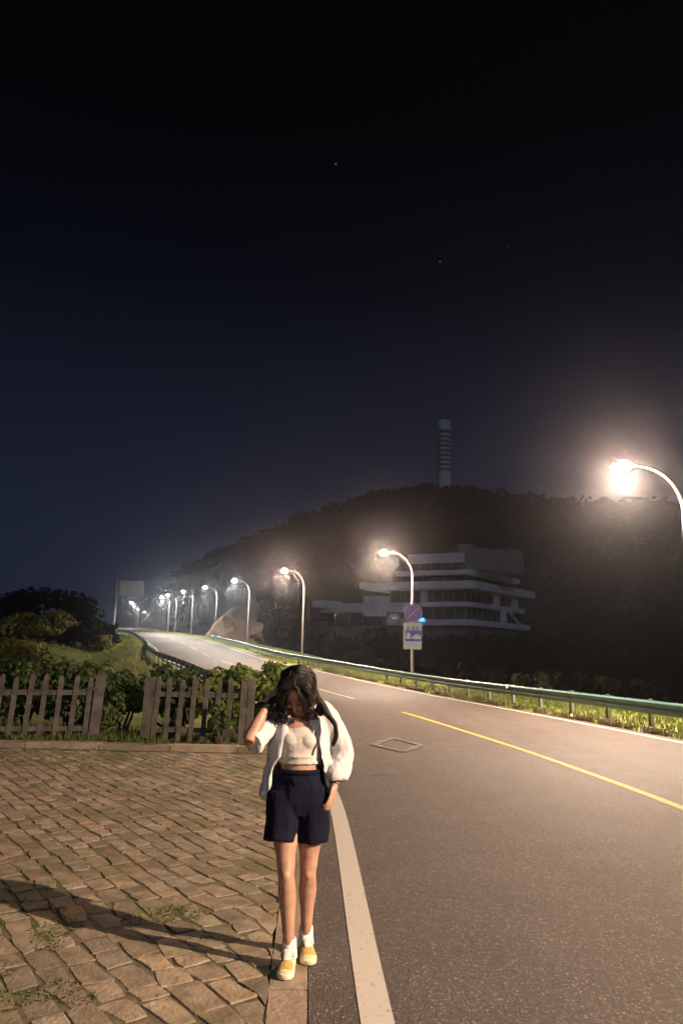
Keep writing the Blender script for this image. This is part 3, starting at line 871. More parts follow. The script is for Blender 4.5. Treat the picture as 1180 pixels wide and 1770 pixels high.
for _ in range(2600):      # scruffy weeds at the road edge of the verge
    y = 10 + 45*rnd.random()**1.3; s = 4.28 + abs(rnd.gauss(0, .16))
    p = rp(y, s); k = noise.noise(Vector((p.x*1.3, p.y*1.3, 7)))
    if k < -.02: continue
    for _ in range(3):
        pts.append((p.x + rnd.uniform(-.06, .06), p.y + rnd.uniform(-.06, .06), RZ(y) - .02)); hs.append(rnd.uniform(.06, .22))
blades('verge_weeds', pts, hs, M_DRY, 3, wid=.010, lean=1.1, label='scruffy brown weeds lining the road edge of the verge')
pts, hs = [], []
for _ in range(9000):      # strip by the fences and over the kerb
    x = rnd.uniform(-8, -1.0); y = YARD_Y + .25 + rnd.random()*2.4
    k = noise.noise(Vector((x*1.2, y*1.2, 3)))
    if k < -.25 and x > -3: continue
    pts.append((x, y, -.04)); hs.append(rnd.uniform(.05, .20)*(1.3 if x < -3 else .7))
blades('fence_grass', pts, hs, M_BLADE, 4, wid=.010, label='dim grass growing round the feet of the picket fences')
pts, hs = [], []
for _ in range(60000):     # grass and moss between the setts
    if rnd.random() < .5: x = rnd.uniform(-2.9, -.8); y = 2.4 + 2.8*rnd.random()
    else: x = rnd.uniform(-7.5, -1.4); y = rnd.uniform(3, 12.6)
    k = .5*noise.noise(Vector((x*.9, y*.9, 11.0))) + .8*noise.noise(Vector((x*3.5, y*3.5, 2)))
    bias = .12 - .35*sm(-2.9, -1.3, x)*1.0 + (.25 if (x < -3.6 and y > 10.3) else 0)
    if y > 5.6 and y < 10.5: bias -= .3
    if x < -.9 and y < 5.2: bias += .16
    if k + bias < .12 or rnd.random() < .55: continue
    pts.append((x, y, -.008)); hs.append(rnd.uniform(.010, .026) * (1.8 if y > 10 else 1))
blades('joint_grass', pts, hs, M_BLADE, 5, wid=.0045, lean=1.4, label='short grass sprouting from the joints of the stone paving')
pts, hs = [], []
for _ in range(14000):     # left bank of the road
    y = 20 + 90*rnd.random(); s = -rnd.uniform(4.9, 26)
    p = rp(y, s); pts.append((p.x, p.y, ground_z(p.x, p.y) - .02)); hs.append(rnd.uniform(.12, .35))
blades('bank_grass', pts, hs, leaf_mat('bank_blade_lit', (0.19, 0.205, 0.022), (0.29, 0.29, 0.038), .8), 6, wid=.03, label='lit green grass on the bank left of the far crash barrier')  # lamplight on the bank is put into the brighter blade colour

# ------------------------------------------------------------------ shrubs and trees
def shrub(name, loc, r, nl, size, m, label, cat='shrub', group=None, stems=5, seed=1, clumps=9, zc=None):
    rnd = random.Random(seed)
    t = empty(name, loc, label, cat, group)
    zc = zc if zc is not None else r[2]*1.0
    sb = MB(); cb = MB(); cs = []
    for k in range(clumps):
        d = Vector((rnd.uniform(-1, 1), rnd.uniform(-1, 1), rnd.uniform(-1, 1)))
        if d.length > 1: d.normalize()
        cs.append((Vector((d.x*r[0]*.72, d.y*r[1]*.72, zc + d.z*r[2]*.72)), rnd.uniform(.30, .52)))
    for c, q in cs:
        rr = (r[0]*q, r[1]*q, r[2]*q*.8)
        leaf_cards(cb, rnd, c, rr, nl//clumps, size, shell=.35)
    for k in range(stems):
        c = cs[k % len(cs)][0]
        p0 = Vector((rnd.uniform(-.12, .12)*r[0], rnd.uniform(-.12, .12)*r[1], -.05)); pm = p0.lerp(c, .5) + Vector((rnd.uniform(-.1, .1), rnd.uniform(-.1, .1), .1))*r[2]
        w = .018 + .018*r[2]
        sb.tube([p0, pm, c, c + Vector((rnd.uniform(-.2, .2)*r[0], 0, .25*r[2]))], [w, w*.75, w*.45, w*.15], 6)
    sb.build('stem' if r[2] < 1.5 else 'trunk', M_BARK, t); cb.build('foliage' if r[2] < 1.5 else 'crown', m, t)
    return t
HG = 'shrubs behind the picket fences'
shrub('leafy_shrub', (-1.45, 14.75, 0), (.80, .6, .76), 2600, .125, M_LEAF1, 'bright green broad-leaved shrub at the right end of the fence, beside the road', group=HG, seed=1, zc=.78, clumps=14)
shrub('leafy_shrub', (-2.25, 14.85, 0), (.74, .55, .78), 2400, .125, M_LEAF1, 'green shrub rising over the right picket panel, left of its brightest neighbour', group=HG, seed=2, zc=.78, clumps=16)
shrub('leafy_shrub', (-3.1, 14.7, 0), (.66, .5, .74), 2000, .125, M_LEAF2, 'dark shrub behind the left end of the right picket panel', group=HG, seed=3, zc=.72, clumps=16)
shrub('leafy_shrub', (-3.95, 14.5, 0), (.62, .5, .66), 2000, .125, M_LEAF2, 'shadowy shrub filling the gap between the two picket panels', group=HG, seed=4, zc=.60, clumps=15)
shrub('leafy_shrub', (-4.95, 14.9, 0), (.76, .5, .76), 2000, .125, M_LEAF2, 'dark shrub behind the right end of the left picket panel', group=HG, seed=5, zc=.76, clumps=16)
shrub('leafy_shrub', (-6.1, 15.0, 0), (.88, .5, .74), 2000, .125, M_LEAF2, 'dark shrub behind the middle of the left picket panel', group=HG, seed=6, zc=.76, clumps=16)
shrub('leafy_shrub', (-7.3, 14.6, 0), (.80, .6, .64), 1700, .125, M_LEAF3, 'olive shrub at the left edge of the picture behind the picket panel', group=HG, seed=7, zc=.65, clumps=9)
shrub('leafy_shrub', (-1.98, 13.55, 0), (.26, .14, .34), 230, .13, M_LEAF2, 'small leafy spray growing through the front of the right picket panel', group='sprays in front of the pickets', seed=8, zc=.42, clumps=5, stems=4)
shrub('leafy_shrub', (-5.95, 13.0, 0), (.30, .12, .26), 180, .11, M_LEAF3, 'small olive spray hanging on the left end of the left picket panel', group='sprays in front of the pickets', seed=9, zc=.62, clumps=4, stems=3)
BG = 'bushes and trees on the mound left of the road'
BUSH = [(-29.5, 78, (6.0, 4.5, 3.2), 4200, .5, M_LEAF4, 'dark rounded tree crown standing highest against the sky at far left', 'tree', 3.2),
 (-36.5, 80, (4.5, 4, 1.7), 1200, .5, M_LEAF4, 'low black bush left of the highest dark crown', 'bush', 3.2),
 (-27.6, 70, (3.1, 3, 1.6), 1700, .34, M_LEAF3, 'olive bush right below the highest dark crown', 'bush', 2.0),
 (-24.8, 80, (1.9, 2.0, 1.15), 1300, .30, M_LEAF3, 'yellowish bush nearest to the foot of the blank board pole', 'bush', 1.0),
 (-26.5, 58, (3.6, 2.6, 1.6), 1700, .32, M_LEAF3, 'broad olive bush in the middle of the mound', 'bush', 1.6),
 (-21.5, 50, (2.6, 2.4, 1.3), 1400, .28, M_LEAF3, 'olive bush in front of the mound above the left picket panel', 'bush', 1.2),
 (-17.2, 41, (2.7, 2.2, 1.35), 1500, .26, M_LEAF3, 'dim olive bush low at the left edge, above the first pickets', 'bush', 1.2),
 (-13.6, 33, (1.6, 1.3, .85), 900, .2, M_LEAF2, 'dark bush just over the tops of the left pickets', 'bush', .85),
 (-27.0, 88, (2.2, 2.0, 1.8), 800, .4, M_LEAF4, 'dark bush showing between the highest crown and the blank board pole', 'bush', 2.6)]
for i, (x, y, r, n_, s_, m_, lab, cat, zc) in enumerate(BUSH):
    shrub('tree' if cat == 'tree' else 'bush', (x, y, ground_z(x, y) - .1), r, n_, s_, m_, lab, cat, BG, seed=40+i, clumps=16, zc=zc)
RG = 'dim bushes beyond the right barrier'
for i, (x, y, r, zc, lab) in enumerate([(13.2, 52, (1.5, 1.4, 1.3), 2.0, 'small rounded bush, leftmost of the dim bushes beyond the right barrier'),
    (15.6, 53, (1.6, 1.5, 1.7), 2.5, 'tallest of the dim bushes beyond the right barrier'),
    (18.7, 54, (2.0, 1.6, 1.5), 2.5, 'broad dim bush beyond the right barrier, right of the tallest one'),
    (22.0, 55, (1.8, 1.6, 1.3), 2.4, 'rightmost and faintest of the dim bushes beyond the right barrier')]):
    gz = ground_z(x, y)
    shrub('bush', (x, y, gz - .1), r, 900, .26, M_LEAF2, lab, 'bush', RG, seed=70+i, clumps=10, zc=(1.0 - gz) - r[2] + (.25 if i == 1 else 0), stems=6)
for i, (x, y) in enumerate([(6.6, 61.5), (2.6, 66), (-3.4, 83), (.5, 71), (9.4, 58)]):
    gz = ground_z(x, y)
    shrub('bush', (x, y, gz - .1), (1.9, 1.5, 1.2), 800, .26, M_LEAF4,
          ['dark bush below the sign pole behind the barrier', 'dark bush midway between the two warm lamps behind the barrier', 'dark bush at the foot of the white hooked lamp right of the rock', 'dark bush behind the barrier beside the second warm lamp', 'dark bush behind the barrier just right of the sign pole'][i],
          'bush', 'bushes down the slope behind the barrier', seed=90+i, clumps=9, zc=1.1)

# ------------------------------------------------------------------ picket fences
def picket_fence(loc, rz, W_, n, label, lean, stiles, seed, h=1.12):
    rnd = random.Random(seed)
    t = empty('picket_fence', loc, label, 'fence', 'white picket panels at the end of the paving', rz=rz)
    for k in range(n):
        x = .17 + (W_ - .34)*k/(n-1); hh = h*rnd.uniform(.96, 1.02); w = .042
        ln = math.tan(rad(lean + rnd.uniform(-1.2, 1.2)))
        b = MB(); v = []
        prof = [(-w, 0), (w, 0), (w, hh-.06), (w*.55, hh-.012), (0, hh), (-w*.55, hh-.012), (-w, hh-.06)]
        for yy in (-.012, .012): v += [(x + a + z*ln, yy, z + .03) for a, z in prof]
        m_ = len(prof)
        b.add(v, [tuple(range(m_)), tuple(reversed(range(m_, 2*m_)))] + [(i+1 if i+1 < m_ else 0, i, i+m_, (i+1) % m_ + m_) for i in range(m_)])
        b.build('picket', M_WOOD, t)
    for z in (.19, .80):
        l = math.tan(rad(lean))*z
        MB().box((0.0 + l, .013, z), (W_ + l, .045, z + .085)).build('rail', M_WOOD, t)
    for (x, w, hh, d) in stiles:
        l = math.tan(rad(lean))
        b = MB(); v = []
        for z in (0, hh):
            for a, yy in ((-w/2, -.05), (w/2, -.05), (w/2, .05), (-w/2, .05)): v.append((x + a + z*l, yy + d, z))
        b.add(v, [(0,3,2,1),(4,5,6,7),(0,1,5,4),(1,2,6,5),(2,3,7,6),(3,0,4,7)])
        b.build('fence_post', M_WOOD, t)
    return t
picket_fence((-6.48, 13.10, -.02), rad(15.5), 2.32, 9, 'weathered picket panel at the left, partly overgrown, pickets leaning', 3.2, [(2.30, .17, 1.16, 0)], 5)
picket_fence((-3.40, 13.78, -.02), rad(0.5), 1.86, 8, 'weathered picket panel at the right, between the gap and the bright shrub', 1.6, [(.03, .16, 1.14, 0), (1.72, .11, 1.12, -.005), (1.845, .11, 1.14, 0)], 6)

# crumpled paper on the verge
p = rp(21.6, 4.45)
b = MB(); b.ell((0, 0, .045), (.06, .05, .045), nu=10, nv=7)
rr = random.Random(3); b.v = [(x*rr.uniform(.75, 1.2), y*rr.uniform(.75, 1.2), z*rr.uniform(.8, 1.2)) for x, y, z in b.v]
o = b.build('crumpled_paper', M_REFL); o.location = (p.x, p.y, 0.0); tag(o, 'crumpled white paper lying on the verge beside the road line', 'litter')

# ------------------------------------------------------------------ the woman walking
def skin_mat():
    m = mat('skin', (0.34, 0.175, 0.112), (0.44, 0.26, 0.175), rough=0.5, scale=14, bump=0.08, bscale=120)
    b = m.node_tree.nodes['Principled BSDF']; b.inputs['Subsurface Weight'].default_value = 0.12
    b.inputs['Subsurface Radius'].default_value = (0.02, 0.008, 0.004)
    return m
def fabric(name, a, c, rough=.9, bump=.25, bscale=300, sheen=.2, scale=6):
    return mat(name, a, c, rough=rough, scale=scale, bump=bump, bscale=bscale, sheen=sheen, dist=.002)
def hair_mat():
    m = mat('dark_hair', (0.005, 0.004, 0.0035), (0.014, 0.010, 0.008), rough=0.55, scale=30, spec=.3)
    return m
S_SKIN = skin_mat(); S_HAIR = hair_mat()
S_SHIRT = fabric('white_cotton', (0.50, 0.485, 0.48), (0.56, 0.54, 0.535), sheen=0)
S_TOP = fabric('cream_knit', (0.50, 0.465, 0.41), (0.55, 0.51, 0.455), bscale=500)
S_NAVY = fabric('navy_cotton', (0.005, 0.0055, 0.013), (0.008, 0.009, 0.019), sheen=0)
S_NAVY.node_tree.nodes['Principled BSDF'].inputs['Specular IOR Level'].default_value = .12
S_SOCK = fabric('white_sock', (0.72, 0.68, 0.64), (0.78, 0.74, 0.70), bscale=600)
S_CREAM = mat('cream_canvas', (0.60, 0.48, 0.26), (0.68, 0.56, 0.32), rough=.75, scale=40, bump=.2, bscale=400, dist=.001)
S_OCHRE = mat('ochre_suede', (0.46, 0.30, 0.07), (0.54, 0.37, 0.11), rough=.95, scale=60)
S_SOLE = mat('cream_rubber', (0.66, 0.58, 0.36), (0.72, 0.66, 0.46), rough=.6, scale=20)
S_LACE = mat('white_lace', (0.75, 0.72, 0.66), (0.68, 0.64, 0.58), rough=.8, scale=60)
S_LIP = mat('lips', (0.34, 0.11, 0.10), (0.38, 0.13, 0.12), rough=.4, scale=60)
S_DARK = mat('lash', (0.015, 0.010, 0.009), (0.02, 0.014, 0.012), rough=.6, scale=60)
S_WATCH = mat('brown_strap', (0.10, 0.055, 0.03), (0.14, 0.08, 0.04), rough=.5, scale=60)

PER = empty('person', (-.2, 4.22, .006), 'woman walking with bowed head, hand in her long hair, white open shirt, navy shorts', 'person')

def voxel(mb, name, m, size, smooth=6, parent=PER, wr=None):
    o = mb.build(name, m, parent, smooth=True)
    r = o.modifiers.new('r', 'REMESH'); r.mode = 'VOXEL'; r.voxel_size = size; r.use_smooth_shade = True
    s = o.modifiers.new('s', 'SMOOTH'); s.iterations = smooth; s.factor = .5
    apply_mods(o)
    if wr:
        me = o.data
        nn = [v.normal.copy() for v in me.vertices]
        for v, n_ in zip(me.vertices, nn): v.co += n_ * wr(v.co)
    o.data.shade_smooth()
    return o

SHR, SHL = Vector((-.150, .130, 1.235)), Vector((.150, .135, 1.255))
ELR, WRR = Vector((-.262, -.075, 1.128)), Vector((-.188, .015, 1.298))
ELL, WRL = Vector((.242, .195, 1.055)), Vector((.196, .085, .890))
HIR, HIL = Vector((-.075, .110, .81)), Vector((.075, .130, .81))
KNR, KNL = Vector((-.046, .005, .448)), Vector((.064, .125, .432))
ANR, ANL = Vector((-.020, .035, .085)), Vector((.060, .222, .092))
HC = Vector((-.022, .040, 1.385)); HR = Matrix.Rotation(rad(46), 3, 'X') @ Matrix.Rotation(rad(-4), 3, 'Y') @ Matrix.Rotation(rad(-6), 3, 'Z')
def H(x, y, z): return HC + HR @ Vector((x, y, z))

def limb(b, pts, rs, n=16):
    """smooth tapered limb through joints (Catmull-Rom)"""
    P = [Vector(p) for p in pts]; out_p = []; out_r = []
    for i in range(len(P)-1):
        p0 = P[max(i-1, 0)]; p1 = P[i]; p2 = P[i+1]; p3 = P[min(i+2, len(P)-1)]
        for k in range(5):
            t = k/5
            out_p.append(.5*((2*p1) + (p2-p0)*t + (2*p0-5*p1+4*p2-p3)*t*t + (-p0+3*p1-3*p2+p3)*t**3))
            r0, r1 = rs[i], rs[i+1]
            if not hasattr(r0, '__len__'): r0 = (r0, r0)
            if not hasattr(r1, '__len__'): r1 = (r1, r1)
            q = t*t*(3-2*t); out_r.append((r0[0] + (r1[0]-r0[0])*q, r0[1] + (r1[1]-r0[1])*q))
    out_p.append(P[-1]); r1 = rs[-1]; out_r.append(r1 if hasattr(r1, '__len__') else (r1, r1))
    b.tube(out_p, out_r, n)
    return b

def hand(b, w, d, nrm, curls, thumb_side, spread=.22):
    """palm, four fingers of different length with two bends, thumb from the side of the palm"""
    d = Vector(d).normalized(); nrm = Vector(nrm); nrm = (nrm - d*nrm.dot(d)).normalized(); s = d.cross(nrm) * thumb_side
    w = Vector(w)
    R = Matrix((s, d, nrm)).transposed()
    b.ell(w + d*.040, (.034, .046, .014), R)
    b.cap2(w - d*.01, .020, w + d*.02, .021, 10)
    for k, (off, L) in enumerate(((.027, .068), (.009, .076), (-.009, .071), (-.026, .056))):
        p = w + d*.074 + s*off; a = curls[k]; q = off*spread*12
        dd = (d + s*q*.25).normalized()
        for j, (f_, r0, r1) in enumerate(((.45, .0092, .0085), (.30, .0085, .0078), (.25, .0078, .0066))):
            a_ = a*(j*.9 + .35)
            v_ = dd*math.cos(a_) + nrm*math.sin(a_); p2 = p + v_*L*f_
            b.cap2(p, r0, p2, r1, 8); p = p2
    p = w + d*.022 + s*.028
    for f_, r0, r1, aa in ((.032, .0115, .010, .35), (.026, .010, .0088, .15)):
        v_ = (d*math.cos(.65 - aa*.3) + s*math.sin(.65 - aa) + nrm*.35).normalized(); p2 = p + v_*f_; b.cap2(p, r0, p2, r1, 8); p = p2

def body():
    b = MB()
    # trunk
    b.tube([(0, .125, .74), (0, .122, .80), (0, .118, .88), (0, .115, .95), (0, .112, 1.02), (0, .11, 1.09), (0, .112, 1.16), (0, .118, 1.215), (0, .122, 1.25), (0, .122, 1.275)],
           [(.095, .11), (.10, .135), (.095, .128), (.078, .104), (.077, .099), (.084, .108), (.084, .118), (.074, .125), (.055, .095), (.035, .05)], 24, up=(0, 1, 0))
    for sx in (-1, 1): b.ell((.047*sx, .062, 1.125), (.050, .042, .048))
    for a, c in ((SHR, -1), (SHL, 1)):
        b.cap2((.05*c, .12, 1.255), .040, a, .043, 12)
    # neck bends forward to the head
    limb(b, [(-.002, .128, 1.22), (-.006, .112, 1.275), H(0, .035, -.07)], [.056, .047, .048])
    # head
    b.ell(H(0, .012, .028), (.074, .092, .088), HR, 24, 16)
    b.ell(H(0, -.022, -.030), (.060, .066, .075), HR, 20, 14)
    b.ell(H(0, -.050, -.082), (.028, .030, .024), HR)                       # chin
    for sx in (-1, 1):
        b.ell(H(.036*sx, -.060, -.030), (.024, .024, .026), HR)             # cheeks
        b.ell(H(.030*sx, -.078, .014), (.024, .012, .009), HR)              # brow
        b.ell(H(.076*sx, .010, -.012), (.010, .019, .030), HR)              # ears
        b.ell(H(.048*sx, -.010, -.062), (.018, .040, .022), HR)             # jaw
    b.tube([H(0, -.084, .012), H(0, -.096, -.010), H(0, -.106, -.030), H(0, -.098, -.038)], [.007, .009, .0125, .009], 10)
    for sx in (-1, 1): b.ell(H(.010*sx, -.092, -.034), (.008, .008, .007), HR)
    b.ell(H(0, -.083, -.056), (.022, .010, .009), HR)
    # arms
    limb(b, [SHR, SHR.lerp(ELR, .5), ELR, ELR.lerp(WRR, .35), WRR], [.044, .039, .033, .036, .022])
    limb(b, [SHL, SHL.lerp(ELL, .5), ELL, ELL.lerp(WRL, .35), WRL], [.044, .038, .032, .034, .022])
    hand(b, WRR, Vector((.55, .45, .75)), Vector((.6, -.8, .0)), (.6, .65, .7, .75), -1)
    hand(b, WRL, Vector((-.22, -.28, -.93)), Vector((-.85, .35, .0)), (.35, .4, .45, .5), 1)
    # legs: thigh, knee cap, calf set back, slim ankle
    for hi, kn, an in ((HIR, KNR, ANR), (HIL, KNL, ANL)):
        th = hi.lerp(kn, .5) + Vector((0, -.006, 0)); ca = kn.lerp(an, .30) + Vector((0, .020, 0)); sh = kn.lerp(an, .68) + Vector((0, .006, 0))
        up = hi.lerp(kn, .82)
        limb(b, [hi, th, up, kn, ca, sh, an], [(.080, .085), (.066, .068), (.050, .052), (.043, .046), (.048, .053), (.034, .036), (.0265, .032)], 18)
        b.ell(kn + Vector((0, -.024, .002)), (.029, .030, .036))
        b.ell(kn.lerp(an, .28) + Vector((.004 if hi is HIL else -.004, .030, 0)), (.036, .034, .075))
        b.ell(an + Vector((0, .008, -.045)), (.030, .040, .045))
        b.ell(an + Vector((0, -.06, -.055)), (.022, .060, .016))
    o = voxel(b, 'body', S_SKIN, .0048, 5)
    return o
BODY = body()
# face pieces
for sx in (-1, 1):
    MB().tube([H(.016*sx, -.0905, -.004), H(.029*sx, -.092, -.009), H(.042*sx, -.084, -.005)], [.0016, .0030, .0016], 6).build('closed_eye', S_DARK, BODY)
    MB().tube([H(.014*sx, -.093, .020), H(.030*sx, -.092, .025), H(.046*sx, -.081, .019)], [.0022, .0032, .0014], 6).build('eyebrow', S_DARK, BODY)
MB().tube([H(-.020, -.0885, -.055), H(-.007, -.0955, -.053), H(0, -.0950, -.0545), H(.007, -.0955, -.053), H(.020, -.0885, -.055)], [.002, .0045, .004, .0045, .002], 8).build('lips', S_LIP, BODY)
MB().tube([H(-.015, -.0885, -.061), H(0, -.0945, -.063), H(.015, -.0885, -.061)], [.002, .0055, .002], 8).build('lips', S_LIP, BODY)

def wrinkle(amp, sc, seed, stretch=(1, 1, 1)):
    def f(co):
        p = Vector((co.x*sc*stretch[0] + seed, co.y*sc*stretch[1], co.z*sc*stretch[2]))
        return amp*(noise.noise(p) + .5*noise.noise(p*2.3))
    return f
# cropped top
def top():
    b = MB()
    b.tube([(0, .115, 1.002), (0, .113, 1.04), (0, .11, 1.09), (0, .112, 1.15), (0, .115, 1.19)],
           [(.092, .116), (.088, .113), (.094, .120), (.094, .126), (.080, .120)], 28, up=(0, 1, 0))
    for sx in (-1, 1):
        b.ell((.047*sx, .056, 1.125), (.056, .046, .054))
        limb(b, [(.075*sx, .050, 1.165), (.083*sx, .058, 1.21), (.088*sx, .10, 1.272), (.085*sx, .15, 1.26), (.07*sx, .20, 1.19)], [(.012, .026)]*5, 10)
    b.tube([(0, .113, 1.036), (0, .113, 1.044)], [(.094, .119), (.094, .119)], 28, up=(0, 1, 0))
    return voxel(b, 'crop_top', S_TOP, .005, 4, wr=wrinkle(.0035, 14, 2, (1, 1, 2.2)))
top()
# shorts
def shorts():
    b = MB()
    b.tube([(0, .118, .966), (0, .118, .93), (0, .118, .87), (0, .118, .79), (0, .115, .73)],
           [(.087, .115), (.094, .128), (.110, .152), (.112, .165), (.09, .14)], 28, up=(0, 1, 0))
    for hi, hm, r in ((HIR, (-.090, .052, .600), (.088, .104)), (HIL, (.088, .100, .588), (.082, .092))):
        m = Vector(hi).lerp(Vector(hm), .5)
        limb(b, [Vector(hi) + Vector((0, 0, .03)), m, hm], [(.098, .095), (.093, .098), r], 22)
    o = voxel(b, 'shorts', S_NAVY, .0055, 5, wr=wrinkle(.006, 11, 5, (1.6, 1.2, .6)))
    MB().box((-.004, .0, .90), (.004, .004, .955)).build('fly_seam', S_NAVY, o)
    w = MB(); n = 36; v = []
    for z, k in ((.944, 1.0), (.971, .985)):
        for i in range(n):
            a = 2*math.pi*i/n; v.append((.119*k*math.sin(a), .118 + .090*k*math.cos(a), z))
    w.add(v, [(i, (i+1) % n, n+(i+1) % n, n+i) for i in range(n)])
    ob = w.build('waistband', S_NAVY, o, smooth=True)
    md = ob.modifiers.new('t', 'SOLIDIFY'); md.thickness = .006; apply_mods(ob)
shorts()
# open shirt: shell round the back, sleeves, collar
def shirt():
    b = MB(); nz, nt_ = 34, 72
    def prof(z, tab):
        for i in range(len(tab)-1):
            if tab[i][0] >= z >= tab[i+1][0]:
                t = (tab[i][0]-z)/(tab[i][0]-tab[i+1][0]); return tab[i][1] + (tab[i+1][1]-tab[i][1])*t*t*(3-2*t)
        return tab[-1][1]
    A = [(1.30, .062), (1.27, .105), (1.24, .148), (1.18, .158), (1.05, .172), (.92, .182), (.76, .205)]
    B = [(1.30, .050), (1.27, .075), (1.24, .095), (1.18, .112), (1.05, .125), (.92, .138), (.76, .150)]
    EL = [(1.30, 62), (1.24, 30), (1.18, 27), (1.05, 34), (.97, 44), (.90, 54), (.76, 66)]     # image left edge of the opening
    ER = [(1.30, 62), (1.24, 38), (1.18, 36), (1.05, 44), (.97, 52), (.92, 62), (.76, 82)]
    v = []
    for i in range(nz):
        q = i/(nz-1)
        for k in range(nt_):
            u = k/(nt_-1)
            hem = .755 + .06*math.cos(2*math.pi*u)*1.0 + .03*abs(math.sin(2*math.pi*u))
            z = 1.298 + (hem - 1.298)*q
            a0 = rad(prof(z, ER)); a1 = 2*math.pi - rad(prof(z, EL))
            th = a0 + (a1-a0)*u
            f = sm(1.2, .85, z)
            w = 1 + f*(.055*math.sin(th*9 + 2*z) + .035*math.sin(th*17 + 5*z)) + .02*math.sin(th*6+z*20)
            x = prof(z, A)*w*math.sin(th); y = .125 + .02*f - prof(z, B)*w*math.cos(th)
            if th > math.pi: x -= .016*f
            v.append((x, y, z + .004*math.sin(th*7)))
    b.add(v, [(i*nt_+k, i*nt_+k+1, (i+1)*nt_+k+1, (i+1)*nt_+k) for i in range(nz-1) for k in range(nt_-1)])
    o = b.build('tmp', S_SHIRT); md = o.modifiers.new('t', 'SOLIDIFY'); md.thickness = .011; md.offset = 1; apply_mods(o)
    me = o.data; b2 = MB(); b2.add([tuple(x.co) for x in me.vertices], [tuple(p.vertices) for p in me.polygons])
    bpy.data.objects.remove(o)
    # sleeves
    limb(b2, [(.065, .130, 1.285), (.135, .134, 1.268), SHL.lerp(ELL, .45) + Vector((.008, 0, -.01)), ELL + Vector((-.004, -.01, 0)), ELL.lerp(WRL, .52) + Vector((.006, 0, 0)), WRL + Vector((.008, .01, .045)), WRL + Vector((.004, .004, .022))],
         [(.040, .050), (.056, .058), (.058, .060), (.060, .062), (.068, .064), (.064, .056), (.040, .040)], 24)
    d = (ELR - SHR)
    limb(b2, [(-.065, .128, 1.272), SHR + Vector((.012, 0, .010)), SHR + d*.4 + Vector((0, 0, -.006)), SHR + d*.72 + Vector((.008, 0, -.018)), SHR + d*.93 + Vector((.020, .0, -.022))],
         [(.042, .050), (.055, .058), (.062, .060), (.060, .056), (.056, .050)], 24)
    # rolled cuff
    c = SHR + d*.90 + Vector((.018, 0, -.021))
    limb(b2, [c - d*.04, c + d*.06], [(.061, .055), (.061, .055)], 24)
    # collar
    for sx in (-1, 1):
        limb(b2, [(0, .178, 1.290), (.050*sx, .158, 1.292), (.072*sx, .105, 1.274), (.072*sx, .058, 1.238), (.082*sx, .030, 1.195)],
             [(.007, .024), (.008, .026), (.008, .028), (.008, .026), (.006, .010)], 10)
    wr1 = wrinkle(.0105, 11, 9, (1.6, 1.6, .45)); wr2 = wrinkle(.0030, 26, 3, (1.2, 1.2, .35))
    return voxel(b2, 'shirt', S_SHIRT, .0058, 8, wr=lambda co: wr1(co) + wr2(co))
SH = shirt()
bt = MB()
for z in (1.12, 1.04): bt.ell((.118, .012, z), (.006, .003, .006), nu=10, nv=6)
